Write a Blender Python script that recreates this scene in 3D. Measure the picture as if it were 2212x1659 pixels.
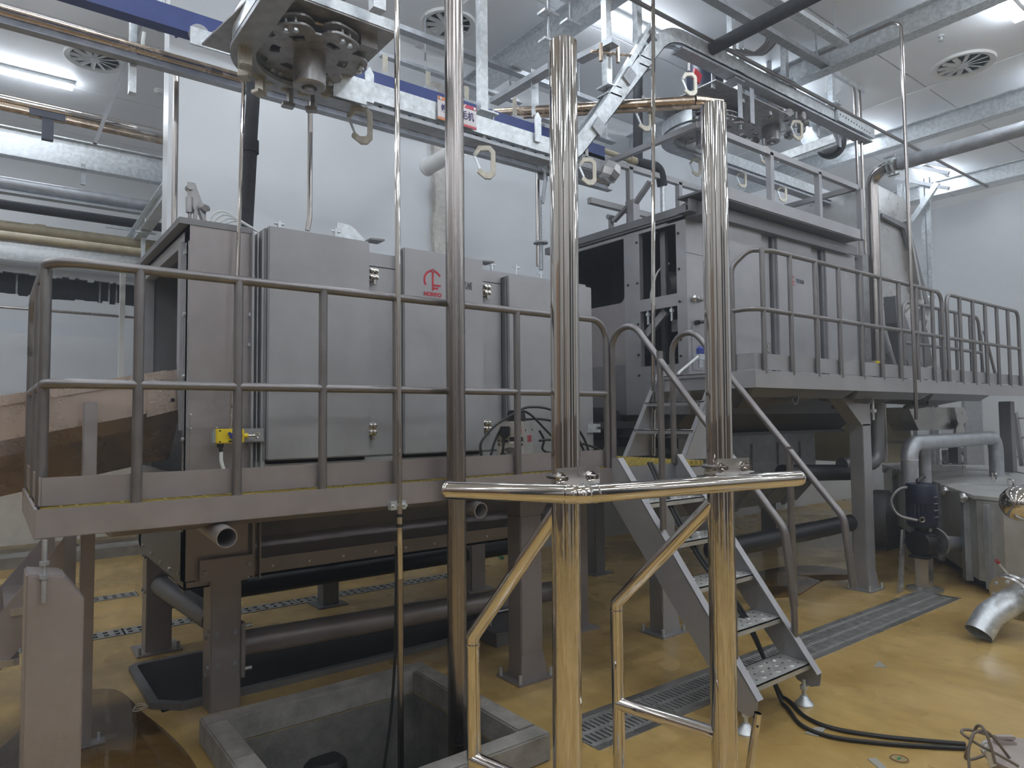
import bpy, bmesh, math, random
from mathutils import Vector as V, Matrix
random.seed(4)
for o in list(bpy.data.objects): bpy.data.objects.remove(o)
S = bpy.context.scene
COL = S.collection
R = math.radians
# ---------------------------------------------------------------- camera
EYE = V((0, 0, 1.6)); FPX = 1481.0; CX, CY = 1106.0, 829.5
def _axes(yaw, pitch, roll):
    cy, sy, cp, sp = math.cos(yaw), math.sin(yaw), math.cos(pitch), math.sin(pitch)
    f = V((sy*cp, cy*cp, sp)); r = V((cy, -sy, 0)); u = r.cross(f)
    c, s = math.cos(roll), math.sin(roll)
    return f, r*c + u*s, u*c - r*s
FW, RT, UP = _axes(R(37.41), R(2.86), R(-.57))
cd = bpy.data.cameras.new('camera'); cam = bpy.data.objects.new('camera', cd); COL.objects.link(cam)
cd.sensor_width = 36; cd.lens = 36*FPX/2212; cd.clip_start = .05; cd.clip_end = 100
cam.matrix_world = Matrix(((RT.x, UP.x, -FW.x, EYE.x), (RT.y, UP.y, -FW.y, EYE.y), (RT.z, UP.z, -FW.z, EYE.z), (0, 0, 0, 1)))
S.camera = cam
# ---------------------------------------------------------------- world, exposure
w = bpy.data.worlds.new('world'); S.world = w; w.use_nodes = True
w.node_tree.nodes['Background'].inputs[0].default_value = (.75, .82, .9, 1)
w.node_tree.nodes['Background'].inputs[1].default_value = .3
S.view_settings.view_transform = 'Standard'; S.view_settings.look = 'None'
S.view_settings.exposure = 0.66; S.view_settings.gamma = 1; S.view_settings.use_curve_mapping = False
# thin steam haze fills the hall
vs_ = w.node_tree.nodes.new('ShaderNodeVolumeScatter'); vs_.inputs['Color'].default_value = (.86, .92, 1, 1); vs_.inputs['Density'].default_value = .011; vs_.inputs['Anisotropy'].default_value = .3
w.node_tree.links.new(vs_.outputs[0], w.node_tree.nodes['World Output'].inputs['Volume'])
S.cycles.max_bounces = 5; S.cycles.diffuse_bounces = 3; S.cycles.glossy_bounces = 3; S.cycles.transmission_bounces = 4; S.cycles.transparent_max_bounces = 4; S.cycles.volume_bounces = 0
S.cycles.adaptive_threshold = .06
LAMP = 30.0          # strength of the ceiling strip lamps
# ---------------------------------------------------------------- surveying: a sight line met with a plane of the room
def sight(px, py): return FW + RT*((px-CX)/FPX) - UP*((py-CY)/FPX)
def atY(px, py, Y): d = sight(px, py); return EYE + d*(Y/d.y)
def atX(px, py, X): d = sight(px, py); return EYE + d*(X/d.x)
def atZ(px, py, z=0.): d = sight(px, py); return EYE + d*((z-EYE.z)/d.z)
# ---------------------------------------------------------------- materials
MATS = {}
def mat(name, col, rough=.5, metal=0., noise=0., nscale=6., rvar=0., bump=0., bscale=60., col2=None, emit=None, es=0., stretch=None, spec=.5, aniso=0):
    m = bpy.data.materials.new(name); m.use_nodes = True
    nt = m.node_tree; b = nt.nodes['Principled BSDF']
    b.inputs['Base Color'].default_value = (*col, 1); b.inputs['Roughness'].default_value = rough
    b.inputs['Metallic'].default_value = metal; b.inputs['Specular IOR Level'].default_value = spec
    L = nt.links.new
    if noise or rvar or bump:
        tc = nt.nodes.new('ShaderNodeTexCoord'); mp = nt.nodes.new('ShaderNodeMapping'); L(tc.outputs['Object'], mp.inputs[0])
        if stretch: mp.inputs['Scale'].default_value = stretch
    if noise or rvar:
        n = nt.nodes.new('ShaderNodeTexNoise'); n.inputs['Scale'].default_value = nscale; n.inputs['Detail'].default_value = 6; n.inputs['Roughness'].default_value = .65
        L(mp.outputs[0], n.inputs['Vector'])
    if noise:
        r = nt.nodes.new('ShaderNodeValToRGB'); L(n.outputs['Fac'], r.inputs[0])
        c2 = col2 or tuple(c*(1-noise) for c in col); c1 = col if col2 else tuple(min(1, c*(1+noise)) for c in col)
        r.color_ramp.elements[0].position = .32; r.color_ramp.elements[1].position = .68
        r.color_ramp.elements[0].color = (*c2, 1); r.color_ramp.elements[1].color = (*c1, 1)
        L(r.outputs[0], b.inputs['Base Color'])
    if rvar:
        mr = nt.nodes.new('ShaderNodeMapRange'); L(n.outputs['Fac'], mr.inputs[0])
        mr.inputs['From Min'].default_value = .3; mr.inputs['From Max'].default_value = .7
        mr.inputs['To Min'].default_value = max(.02, rough-rvar); mr.inputs['To Max'].default_value = min(1, rough+rvar); L(mr.outputs[0], b.inputs['Roughness'])
    if bump:
        n2 = nt.nodes.new('ShaderNodeTexNoise'); n2.inputs['Scale'].default_value = bscale; n2.inputs['Detail'].default_value = 4
        L(mp.outputs[0], n2.inputs['Vector']); bp = nt.nodes.new('ShaderNodeBump'); bp.inputs['Strength'].default_value = bump; bp.inputs['Distance'].default_value = .01
        L(n2.outputs['Fac'], bp.inputs['Height']); L(bp.outputs[0], b.inputs['Normal'])
    if emit: b.inputs['Emission Color'].default_value = (*emit, 1); b.inputs['Emission Strength'].default_value = es
    MATS[name] = m; return m
STEEL = mat('blasted_steel', (.37, .37, .385), .46, .5, .10, 3., .07, .05, 300)
STEELB = mat('blasted_steel_floor_tint', (.335, .305, .305), .42, .5, .10, 3., .07, .05, 300)  # warm twin of blasted steel with the floor's yellow reflection in its colour
TUBE = mat('satin_tube', (.235, .222, .225), .38, .75, .08, 8., .06, .04, 300)
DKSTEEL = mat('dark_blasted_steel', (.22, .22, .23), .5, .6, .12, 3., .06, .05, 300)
CHROME = mat('polished_stainless', (.70, .665, .63), .045, 1.)
BRUSH = mat('worn_stainless_tube', (.37, .34, .325), .25, 1., .08, 30, .05, stretch=(1, 1, .06))
BRASSY = mat('tarnished_stainless', (.52, .42, .33), .25, 1., .25, 12, .1)
GALV = mat('galvanised_steel', (.66, .70, .73), .38, .65, .22, 22, .1)
GALVD = mat('dull_galvanised_steel', (.40, .42, .45), .5, .6, .2, 12, .1)
SHEET = mat('bare_stainless_sheet', (.58, .57, .56), .3, .85, .12, 3, .08)
BRONZE = mat('bright_worn_sheet', (.74, .61, .53), .28, .85, .07, 4, .05)
ALLOY = mat('cast_shackle_alloy', (.50, .47, .40), .45, .6, .2, 20, .08)
GREASE = mat('greasy_cast_steel', (.34, .335, .34), .38, .5, .3, 14, .12)
BLACK = mat('black_paint', (.012, .012, .014), .45, 0, .3, 8)
DARK = mat('dark_hollow', (.04, .042, .05), .7, .1, .3, 6)  # near black; in bays and channels it puts their shade into the colour
RUBBER = mat('black_rubber', (.014, .014, .014), .5)
FOAM = mat('black_pipe_insulation', (.028, .03, .036), .75, 0, .35, 14, 0, .3, 30)
NAVY = mat('navy_motor_paint', (.012, .016, .035), .4, .1, .3, 10)
BLUE = mat('blue_guard_paint', (.045, .075, .27), .45, 0, .12, 5)
WHITE = mat('white_wall_panel', (.68, .705, .735), .35, 0, .035, .9, .06)
CEILM = mat('grey_white_ceiling_panel', (.85, .88, .92), .5, 0, .03, 1.)
WHITEP = mat('white_plastic', (.78, .80, .80), .5)
FANM = mat('vent_white', (.66, .69, .72), .5)
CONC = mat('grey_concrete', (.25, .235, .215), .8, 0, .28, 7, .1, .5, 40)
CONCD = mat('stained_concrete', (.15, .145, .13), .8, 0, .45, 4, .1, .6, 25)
GRATE = mat('drain_steel', (.34, .34, .33), .45, .4, .25, 14, .12)
YELLOW = mat('yellow_switch_plastic', (.75, .56, .02), .4)
YGRID = mat('yellow_grating', (.36, .27, .05), .55, 0, .2, 20)
TAN = mat('tan_pipe', (.42, .37, .26), .5, .1, .2, 12)
RED = mat('red_print', (.55, .03, .05), .5)
ORANGE = mat('orange_print', (.72, .25, .10), .5)
PINK = mat('pink_red_print', (.62, .09, .14), .5)
NAVYP = mat('navy_print', (.03, .03, .16), .5)
BLKP = mat('black_print', (.015, .015, .03), .5)
SIGNW = mat('sign_white', (.82, .80, .84), .4)
GREEN = mat('green_hose', (.03, .22, .11), .45)
WELD = mat('grey_welder_paint', (.42, .43, .43), .45, .1, .06, 4)
PAIL = mat('grey_pail_plastic', (.34, .29, .26), .6, 0, .1, 8)
CABLE = mat('brown_grey_cable', (.16, .13, .10), .5)
CLEAR = mat('milky_air_hose', (.72, .75, .74), .3)
REDC = mat('red_cap', (.25, .03, .03), .4)
BLUEP = mat('blue_plastic', (.03, .05, .25), .4)
TAPE = mat('grey_plastic_scrap', (.33, .32, .28), .6)
ROPE = mat('pale_string', (.6, .55, .45), .8)
LAMPM = mat('lamp_diffuser', (.9, .95, 1), .5, emit=(.86, .925, 1.0), es=LAMP)
def floor_mat():
    m = bpy.data.materials.new('ochre_epoxy_floor'); m.use_nodes = True; nt = m.node_tree; L = nt.links.new; b = nt.nodes['Principled BSDF']
    tc = nt.nodes.new('ShaderNodeTexCoord')
    def noise(sc, det=5, stretch=(1, 1, 1)):
        mp = nt.nodes.new('ShaderNodeMapping'); mp.inputs['Scale'].default_value = stretch; L(tc.outputs['Object'], mp.inputs[0])
        n = nt.nodes.new('ShaderNodeTexNoise'); n.inputs['Scale'].default_value = sc; n.inputs['Detail'].default_value = det; n.inputs['Roughness'].default_value = .6; L(mp.outputs[0], n.inputs['Vector']); return n
    n1 = noise(1.3, 6); r1 = nt.nodes.new('ShaderNodeValToRGB'); L(n1.outputs['Fac'], r1.inputs[0])
    e = r1.color_ramp.elements; e[0].position = .3; e[1].position = .7; e[0].color = (.39, .245, .07, 1); e[1].color = (.58, .405, .155, 1)
    n2 = noise(9, 6, (1, .35, 1)); r2 = nt.nodes.new('ShaderNodeValToRGB'); L(n2.outputs['Fac'], r2.inputs[0])
    e = r2.color_ramp.elements; e[0].position = .35; e[1].position = .62; e[0].color = (.72, .72, .72, 1); e[1].color = (1, 1, 1, 1)
    mx = nt.nodes.new('ShaderNodeMixRGB'); mx.blend_type = 'MULTIPLY'; mx.inputs[0].default_value = .6; L(r1.outputs[0], mx.inputs[1]); L(r2.outputs[0], mx.inputs[2])
    n3 = noise(55, 2); r3 = nt.nodes.new('ShaderNodeValToRGB'); L(n3.outputs['Fac'], r3.inputs[0])
    e = r3.color_ramp.elements; e[0].position = .24; e[1].position = .30; e[0].color = (.45, .4, .35, 1); e[1].color = (1, 1, 1, 1)
    mx2 = nt.nodes.new('ShaderNodeMixRGB'); mx2.blend_type = 'MULTIPLY'; mx2.inputs[0].default_value = .5; L(mx.outputs[0], mx2.inputs[1]); L(r3.outputs[0], mx2.inputs[2])
    L(mx2.outputs[0], b.inputs['Base Color'])
    n4 = noise(.8, 3); mr = nt.nodes.new('ShaderNodeMapRange'); L(n4.outputs['Fac'], mr.inputs[0])
    mr.inputs['From Min'].default_value = .40; mr.inputs['From Max'].default_value = .62; mr.inputs['To Min'].default_value = .12; mr.inputs['To Max'].default_value = .42; L(mr.outputs[0], b.inputs['Roughness'])
    n5 = noise(120, 2); bp = nt.nodes.new('ShaderNodeBump'); bp.inputs['Strength'].default_value = .06; bp.inputs['Distance'].default_value = .005; L(n5.outputs['Fac'], bp.inputs['Height']); L(bp.outputs[0], b.inputs['Normal'])
    return m
FLOOR = floor_mat()
def water_mat():   # a film of water: see-through, with a mirror on top
    m = bpy.data.materials.new('standing_water'); m.use_nodes = True; nt = m.node_tree; nt.nodes.remove(nt.nodes['Principled BSDF'])
    t = nt.nodes.new('ShaderNodeBsdfTransparent'); t.inputs[0].default_value = (.88, .83, .74, 1); g = nt.nodes.new('ShaderNodeBsdfGlossy'); g.inputs['Roughness'].default_value = .03
    f = nt.nodes.new('ShaderNodeFresnel'); f.inputs[0].default_value = 1.4; x = nt.nodes.new('ShaderNodeMixShader')
    nt.links.new(f.outputs[0], x.inputs[0]); nt.links.new(t.outputs[0], x.inputs[1]); nt.links.new(g.outputs[0], x.inputs[2]); nt.links.new(x.outputs[0], nt.nodes['Material Output'].inputs[0]); return m
WATER = water_mat()
PALEC = mat('pale_stained_concrete', (.55, .52, .46), .8, 0, .15, 3, .1)
DULL = mat('dull_stainless', (.50, .50, .48), .45, .45, .15, 5, .1)
COLM = mat('reflected_bronze_brown', (.30, .20, .13), .5, 0, .2, 6)  # brown tone of the added panels that warms the chrome reflections
WALLB = mat('grey_brown_hall_panel', (.44, .42, .40), .4, 0, .1, 1.)
BRN = mat('reflected_dark_brown', (.15, .11, .085), .5)  # for added low bands that darken the lower part of the reflections
DKGR = mat('reflected_dark_grey', (.06, .06, .065), .5)  # for added columns and panels mirrored as dark streaks in the posts
# ---------------------------------------------------------------- mesh builder
def fillet(pts, rad, n=6):
    pts = [V(p) for p in pts]
    if rad <= 0 or len(pts) < 3: return pts
    out = [pts[0]]
    for a, b, c in zip(pts, pts[1:], pts[2:]):
        u = a-b; v = c-b; lu, lv = u.length, v.length; u.normalize(); v.normalize()
        ang = u.angle(v, math.pi)
        if ang > math.pi-.03: out.append(b); continue
        d = min(rad/math.tan(ang/2), lu*.49, lv*.49); r = d*math.tan(ang/2)
        bis = (u+v).normalized(); c0 = b + bis*(r/math.sin(ang/2)); p, q = b+u*d-c0, b+v*d-c0
        tot = p.angle(q); ax = p.cross(q)
        if ax.length < 1e-9: out.append(b); continue
        ax.normalize()
        for i in range(n+1): out.append(c0 + Matrix.Rotation(tot*i/n, 3, ax) @ p)
    out.append(pts[-1]); return out
def spline(pts, n=8):
    pts = [V(p) for p in pts]; P = [pts[0]*2-pts[1]] + pts + [pts[-1]*2-pts[-2]]; out = []
    for i in range(1, len(P)-2):
        a, b, c, d = P[i-1:i+3]
        for k in range(n):
            t = k/n; out.append(.5*((2*b) + (c-a)*t + (2*a-5*b+4*c-d)*t*t + (3*b-a-3*c+d)*t**3))
    out.append(pts[-1]); return out
class MB:
    def __init__(s): s.v = []; s.f = []
    def add(s, vs, fs):
        k = len(s.v); s.v += [V(v) for v in vs]; s.f += [tuple(i+k for i in f) for f in fs]; return s
    def box(s, x0, x1, y0, y1, z0, z1):
        return s.add([(x0, y0, z0), (x1, y0, z0), (x1, y1, z0), (x0, y1, z0), (x0, y0, z1), (x1, y0, z1), (x1, y1, z1), (x0, y1, z1)],
                     [(0, 3, 2, 1), (4, 5, 6, 7), (0, 1, 5, 4), (1, 2, 6, 5), (2, 3, 7, 6), (3, 0, 4, 7)])
    def obox(s, c, a, b, d):
        c, a, b, d = V(c), V(a), V(b), V(d); q = [(-1, -1, -1), (1, -1, -1), (1, 1, -1), (-1, 1, -1), (-1, -1, 1), (1, -1, 1), (1, 1, 1), (-1, 1, 1)]
        return s.add([c+a*i+b*j+d*k for i, j, k in q], [(0, 3, 2, 1), (4, 5, 6, 7), (0, 1, 5, 4), (1, 2, 6, 5), (2, 3, 7, 6), (3, 0, 4, 7)])
    def beam(s, p, q, w, h, up=(0, 0, 1)):
        p, q = V(p), V(q); t = q-p; l = t.length/2; t.normalize(); u = V(up); side = t.cross(u)
        if side.length < 1e-6: side = t.cross(V((1, 0, 0)))
        side.normalize(); u = side.cross(t).normalized()
        return s.obox((p+q)/2, t*l, side*(w/2), u*(h/2))
    def prism(s, pts, vec):
        pts = [V(p) for p in pts]; vec = V(vec); n = len(pts)
        return s.add(pts+[p+vec for p in pts], [tuple(range(n))[::-1], tuple(range(n, 2*n))] + [(i, (i+1) % n, n+(i+1) % n, n+i) for i in range(n)])
    def tube(s, path, r, n=12, cap=True, hollow=None):
        P = [V(p) for p in path]; m = len(P); rings = []; ref = None
        rr = r if isinstance(r, (list, tuple)) else [r]*m
        T = [((P[min(i+1, m-1)]-P[max(i-1, 0)])).normalized() for i in range(m)]
        ref = T[0].orthogonal().normalized()
        for i in range(m):
            ref = ref - T[i]*ref.dot(T[i])
            if ref.length < 1e-6: ref = T[i].orthogonal()
            ref.normalize(); b = T[i].cross(ref)
            k = 1.
            if 0 < i < m-1:
                c = (P[i]-P[i-1]).normalized().dot((P[i+1]-P[i]).normalized()); k = 1/max(.5, math.sqrt(max(0, (1+c)/2)))
            rings.append([P[i]+(ref*math.cos(2*math.pi*j/n)+b*math.sin(2*math.pi*j/n))*rr[i] for j in range(n)])
        vs = [v for g in rings for v in g]; fs = []
        for i in range(m-1):
            for j in range(n):
                a, b2 = i*n+j, i*n+(j+1) % n; fs.append((a, b2, b2+n, a+n))
        if hollow:
            k0 = len(vs); inner = []
            for i in range(m):
                for j in range(n): inner.append(P[i]+(rings[i][j]-P[i])*hollow)
            vs += inner
            for i in range(m-1):
                for j in range(n):
                    a, b2 = k0+i*n+j, k0+i*n+(j+1) % n; fs.append((a+n, b2+n, b2, a))
            for j in range(n):
                j2 = (j+1) % n; fs.append((j2, j, k0+j, k0+j2)); e = (m-1)*n; fs.append((e+j, e+j2, k0+e+j2, k0+e+j))
        elif cap:
            fs.append(tuple(range(n))[::-1]); fs.append(tuple(range((m-1)*n, m*n)))
        return s.add(vs, fs)
    def cyl(s, p, q, r, n=12, r2=None): return s.tube([p, q], [r, r if r2 is None else r2], n)
    def lathe(s, prof, o, axis=(0, 0, 1), n=20):
        o = V(o); a = V(axis).normalized(); e = a.orthogonal().normalized(); b = a.cross(e); m = len(prof)
        vs = [o+a*h+(e*math.cos(2*math.pi*j/n)+b*math.sin(2*math.pi*j/n))*r for r, h in prof for j in range(n)]
        fs = [(i*n+j, i*n+(j+1) % n, (i+1)*n+(j+1) % n, (i+1)*n+j) for i in range(m-1) for j in range(n)]
        if prof[0][0] > 1e-5: fs.append(tuple(range(n))[::-1])
        if prof[-1][0] > 1e-5: fs.append(tuple(range((m-1)*n, m*n)))
        return s.add(vs, fs)
    def sweep(s, path, prof, ref=(0, 0, 1)):
        P = [V(p) for p in path]; m = len(P); n = len(prof); vs = []; ref = V(ref)
        for i in range(m):
            t = (P[min(i+1, m-1)]-P[max(i-1, 0)]).normalized(); b = t.cross(ref).normalized()
            a = b.cross(t).normalized() if abs(t.dot(ref)) > 1e-4 else ref
            k = 1.
            if 0 < i < m-1:
                c = (P[i]-P[i-1]).normalized().dot((P[i+1]-P[i]).normalized()); k = 1/max(.6, math.sqrt(max(0, (1+c)/2)))
            flat = abs(t.dot(ref)) < 1e-4
            for u, v in prof: vs.append(P[i]+a*u+b*v*(k if flat else 1))
        fs = [(i*n+j, i*n+(j+1) % n, (i+1)*n+(j+1) % n, (i+1)*n+j) for i in range(m-1) for j in range(n)]
        fs += [tuple(range(n))[::-1], tuple(range((m-1)*n, m*n))]
        return s.add(vs, fs)
    def bolt(s, p, axis, r=.011, h=.012, n=6):
        a = V(axis).normalized(); return s.cyl(V(p), V(p)+a*h, r, n)
def ibeam(w, h, t):   # profile (u up, v sideways)
    a, b = w/2, h/2
    return [(-b, -a), (-b, a), (-b+t, a), (-b+t, t/2), (b-t, t/2), (b-t, a), (b, a), (b, -a), (b-t, -a), (b-t, -t/2), (-b+t, -t/2), (-b+t, -a)]
def angle(a, t=.006): return [(0, 0), (0, a), (t, a), (t, t), (a, t), (a, 0)]
def chan(w, h, t=.006): return [(0, -w/2), (h, -w/2), (h, -w/2+t), (t, -w/2+t), (t, w/2-t), (h, w/2-t), (h, w/2), (0, w/2)]
def circle(c, r, a0, a1, n, ax=(1, 0, 0), ay=(0, 1, 0)):
    c, ax, ay = V(c), V(ax), V(ay); return [c+ax*r*math.cos(R(a0+(a1-a0)*i/n))+ay*r*math.sin(R(a0+(a1-a0)*i/n)) for i in range(n+1)]
def wpos(o):
    p = V((0, 0, 0))
    while o: p = p+o.location; o = o.parent
    return p
def obj(name, mb, m, parent=None, label=None, smooth=32, bevel=0., kind=None, base=None):
    me = bpy.data.meshes.new(name)
    if base is None: base = wpos(parent) if parent else V((0, 0, 0))
    me.from_pydata([v-base for v in mb.v], [], mb.f)
    bm = bmesh.new(); bm.from_mesh(me); bmesh.ops.recalc_face_normals(bm, faces=bm.faces)
    if bevel: bmesh.ops.bevel(bm, geom=[e for e in bm.edges if e.is_manifold and e.calc_face_angle(0) > R(40)], offset=bevel, segments=2, affect='EDGES', clamp_overlap=True)
    bm.to_mesh(me); bm.free()
    if smooth: me.shade_smooth(); me.set_sharp_from_angle(angle=R(smooth))
    me.materials.append(m)
    o = bpy.data.objects.new(name, me); COL.objects.link(o)
    if parent: o.parent = parent
    else: o.location = base
    if label: o['label'] = label
    if kind: o['kind'] = kind
    return o
def thing(name, label, cat, loc=(0, 0, 0), group=None):
    o = bpy.data.objects.new(name, None); COL.objects.link(o); o.location = V(loc); o.empty_display_size = .1
    o['label'] = label; o['category'] = cat
    if group: o['group'] = group
    return o
def single(name, mb, m, label, cat, group=None, **k):
    xs = [v.x for v in mb.v]; ys = [v.y for v in mb.v]; zs = [v.z for v in mb.v]
    o = obj(name, mb, m, None, base=V(((min(xs)+max(xs))/2, (min(ys)+max(ys))/2, min(zs))), **k)
    o['label'] = label; o['category'] = cat
    if group: o['group'] = group
    return o
def struct(name, mb, m, parent=None, **k):
    o = obj(name, mb, m, parent, **k)
    if not parent: o['kind'] = 'structure'
    return o
def text(name, s, size, loc, right, up, m, parent, depth=.0006, align='LEFT', squeeze=1.0, bold=0.):
    cu = bpy.data.curves.new(name, 'FONT'); cu.body = s; cu.size = size; cu.extrude = depth; cu.align_x = align; cu.align_y = 'CENTER'; cu.offset = bold
    cu.materials.append(m); o = bpy.data.objects.new(name, cu); COL.objects.link(o)
    r, u = V(right).normalized(), V(up).normalized(); n = r.cross(u); o.parent = parent
    M = Matrix((r, u, n)).transposed().to_4x4(); M.translation = V(loc)-wpos(parent)
    bpy.context.view_layer.update(); dg = bpy.context.evaluated_depsgraph_get()
    me = bpy.data.meshes.new_from_object(o.evaluated_get(dg)); bpy.data.objects.remove(o); me.transform(M @ Matrix.Diagonal((squeeze, 1, 1, 1)))
    me.name = name; me.materials.clear(); me.materials.append(m)
    o = bpy.data.objects.new(name, me); COL.objects.link(o); o.parent = parent; return o
def bolts(name, spec, m, parent):
    """each bolt an object of its own: (point, axis, radius, length[, sides])"""
    out = []
    for q in spec:
        b = MB(); a = V(q[1]).normalized(); b.cyl(V(q[0]), V(q[0])+a*q[3], q[2], q[4] if len(q) > 4 else 6); out.append(obj(name, b, m, parent))
    return out
X, Y, Z = V((1, 0, 0)), V((0, 1, 0)), V((0, 0, 1))
# ================================================================ the room
PIT = (.98, 2.02, 2.62, 3.62); TRAY = (.80, 3.40, 4.25, 5.06); DY0, DY1 = 2.46, 2.76
def floor_mesh(holes, x0, x1, y0, y1):
    xs = sorted({x0, x1, *[h[0] for h in holes], *[h[1] for h in holes]}); ys = sorted({y0, y1, *[h[2] for h in holes], *[h[3] for h in holes]})
    b = MB()
    for xa, xb in zip(xs, xs[1:]):
        for ya, yb in zip(ys, ys[1:]):
            cx, cy = (xa+xb)/2, (ya+yb)/2
            if any(h[0] < cx < h[1] and h[2] < cy < h[3] for h in holes): continue
            b.add([(xa, ya, 0), (xb, ya, 0), (xb, yb, 0), (xa, yb, 0)], [(0, 1, 2, 3)])
    return b
drains = [(2.02+.35, 6.75, DY0, DY1), (.2, 4.2, 5.95, 6.15), (-.6, 1.15, 7.2, 7.4)]
floor = struct('floor', floor_mesh([PIT, TRAY]+drains, -6, 14.7, -6, 13), FLOOR, smooth=0)
ch = MB()
for x0, x1, y0, y1 in drains:
    ch.add([(x0, y0, 0), (x1, y0, 0), (x1, y1, 0), (x0, y1, 0), (x0, y0, -.12), (x1, y0, -.12), (x1, y1, -.12), (x0, y1, -.12)], [(4, 5, 6, 7), (0, 4, 7, 3), (1, 2, 6, 5), (0, 1, 5, 4), (3, 7, 6, 2)])
struct('drain_channel', ch, DARK, floor, smooth=0)
def cover(x0, x1, y0, y1, pitch=.034, name='drain_cover'):
    b = MB(); w = (y1-y0); e = .03; mid = .03
    for a, c in ((y0, y0+e), ((y0+y1)/2-mid/2, (y0+y1)/2+mid/2), (y1-e, y1)): b.box(x0, x1, a, c, -.006, .003)
    n = max(3, int((x1-x0)/pitch)); st = (x1-x0)/n
    for i in range(n+1):
        xc = x0+i*st; hw = st*.27
        xa, xb = max(x0, xc-hw), min(x1, xc+hw)
        sk = .0
        b.box(xa, xb, y0+e, (y0+y1)/2-mid/2, -.006, .0028); b.box(xa, xb, (y0+y1)/2+mid/2, y1-e, -.006, .0028)
    return obj(name, b, GRATE, floor, smooth=0)
x = drains[0][0]
while x < drains[0][1]-.05:
    x2 = min(x+.62, drains[0][1]); cover(x+.004, x2-.004, DY0+.02, DY1-.02); x = x2
x = .2
while x < 4.15: cover(x+.004, min(x+.66, 4.2)-.004, 5.96, 6.14, .07); x += .666
x = -.6
while x < 1.1: cover(x+.004, min(x+.58, 1.15)-.004, 7.21, 7.39, .07); x += .583
fr = MB()
for y0, y1 in ((DY0-.025, DY0+.02), (DY1-.02, DY1+.025)): fr.box(drains[0][0], drains[0][1], y0, y1, -.004, .004)
struct('drain_frame', fr, SHEET, floor, smooth=0)
# concrete pit with a kerb
pk = MB(); a0, a1, b0, b1 = PIT; k = .11; h = .13
pk.box(a0-k, a1+k, b0-k, b0, 0, h); pk.box(a0-k, a1+k, b1, b1+k, 0, h); pk.box(a0-k, a0, b0, b1, 0, h); pk.box(a1, a1+k, b0, b1, 0, h)
kerb = struct('trim_1', pk, CONC, None, bevel=.008)
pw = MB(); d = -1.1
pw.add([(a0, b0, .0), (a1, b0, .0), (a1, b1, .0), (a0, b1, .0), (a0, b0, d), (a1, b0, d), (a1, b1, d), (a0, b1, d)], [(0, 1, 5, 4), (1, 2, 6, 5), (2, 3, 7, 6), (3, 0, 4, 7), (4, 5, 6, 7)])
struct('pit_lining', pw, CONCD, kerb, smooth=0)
# steel catch tray let into the floor
tr = MB(); x0, x1, y0, y1 = TRAY; rim = .045
c = .09
outer = [(x0+c, y0-rim), (x1, y0-rim), (x1+rim, y0), (x1+rim, y1), (x1, y1+rim), (x0, y1+rim), (x0-rim, y1), (x0-rim, y0+c)]
inner = [(x0+c+.02, y0), (x1-.02, y0), (x1, y0+.02), (x1, y1-.02), (x1-.02, y1), (x0+.02, y1), (x0, y1-.02), (x0, y0+c+.02)]
n = len(outer)
vs = [(p[0], p[1], .0) for p in outer]+[(p[0], p[1], .035) for p in outer]+[(p[0], p[1], .035) for p in inner]+[(p[0], p[1], -.45) for p in inner]
fs = []
for i in range(n):
    j = (i+1) % n
    fs += [(i, j, n+j, n+i), (n+i, n+j, 2*n+j, 2*n+i), (2*n+i, 2*n+j, 3*n+j, 3*n+i)]
fs.append(tuple(range(3*n, 4*n)))
tr.add(vs, fs)
o = single('catch_tray', tr, DKSTEEL, 'long dark steel catch tray sunk in the floor beneath the left machine', 'tray', smooth=0)
# walls
YW, XR, ZC = 6.6, 14.6, 5.72
struct('wall_back', MB().box(1.22, XR, YW, YW+.22, 0, ZC), WHITE, smooth=0)
wr = struct('wall_right', MB().box(XR, XR+.15, -6, YW+.22, 0, ZC), WHITE, smooth=0)
struct('wall_left', MB().box(-6.15, -6, -6, 13, 0, ZC), WALLB, smooth=0)
struct('wall_front', MB().box(-6, XR, -6.15, -6, 0, ZC), WALLB, smooth=0)
wf = MB(); yf = 12.7
zg1, zg0 = atY(100, 592, yf).z, atY(100, 648, yf).z; zl = atY(100, 722, yf-.5).z; XB_ = 2.9
wf.box(-6, XB_, yf, yf+.15, 0, zg0); wf.box(-6, XB_, yf, yf+.15, zg1, ZC)
far = struct('wall_far', wf, WHITE, smooth=0)
rnd = random.Random(2)
struct('torn_gap', MB().box(-6, XB_, yf+.36, yf+.40, zg0-.1, zg1+.1), FOAM, far, smooth=0)
tn = MB()
for zc, sg in ((zg0, 1), (zg1, -1)):
    xx = -2.2
    while xx < XB_-.1:
        wd = rnd.uniform(.04, .13); hh = rnd.uniform(.01, .06); tn.box(xx, xx+wd, yf+.01, yf+.1, min(zc, zc+sg*hh), max(zc, zc+sg*hh)); xx += wd
struct('torn_edge', tn, WHITE, far, smooth=0)
for px in (36, 216, 236, 252): q = atY(px, 620, yf+.3).x; struct('gap_stud', MB().box(q-.012, q+.012, yf+.3, yf+.34, zg0, zg1), GALVD, far, smooth=0)
struct('soffit', MB().box(-6, XB_, yf-.35, yf, atY(100, 572, yf-.3).z, atY(100, 552, yf-.3).z), CEILM, far, smooth=0)
struct('trim_2', MB().box(-6, XB_, yf-.5, yf, 0, zl), WHITE, smooth=0)
struct('wall_side', MB().box(XB_, XB_+.2, YW+.22, 12.9, 0, ZC), WHITE, smooth=0)
kb = MB(); kb.box(-6, XB_, 9.4, 9.75, 0, .12); struct('trim_3', kb, CONC, smooth=0)
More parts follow.
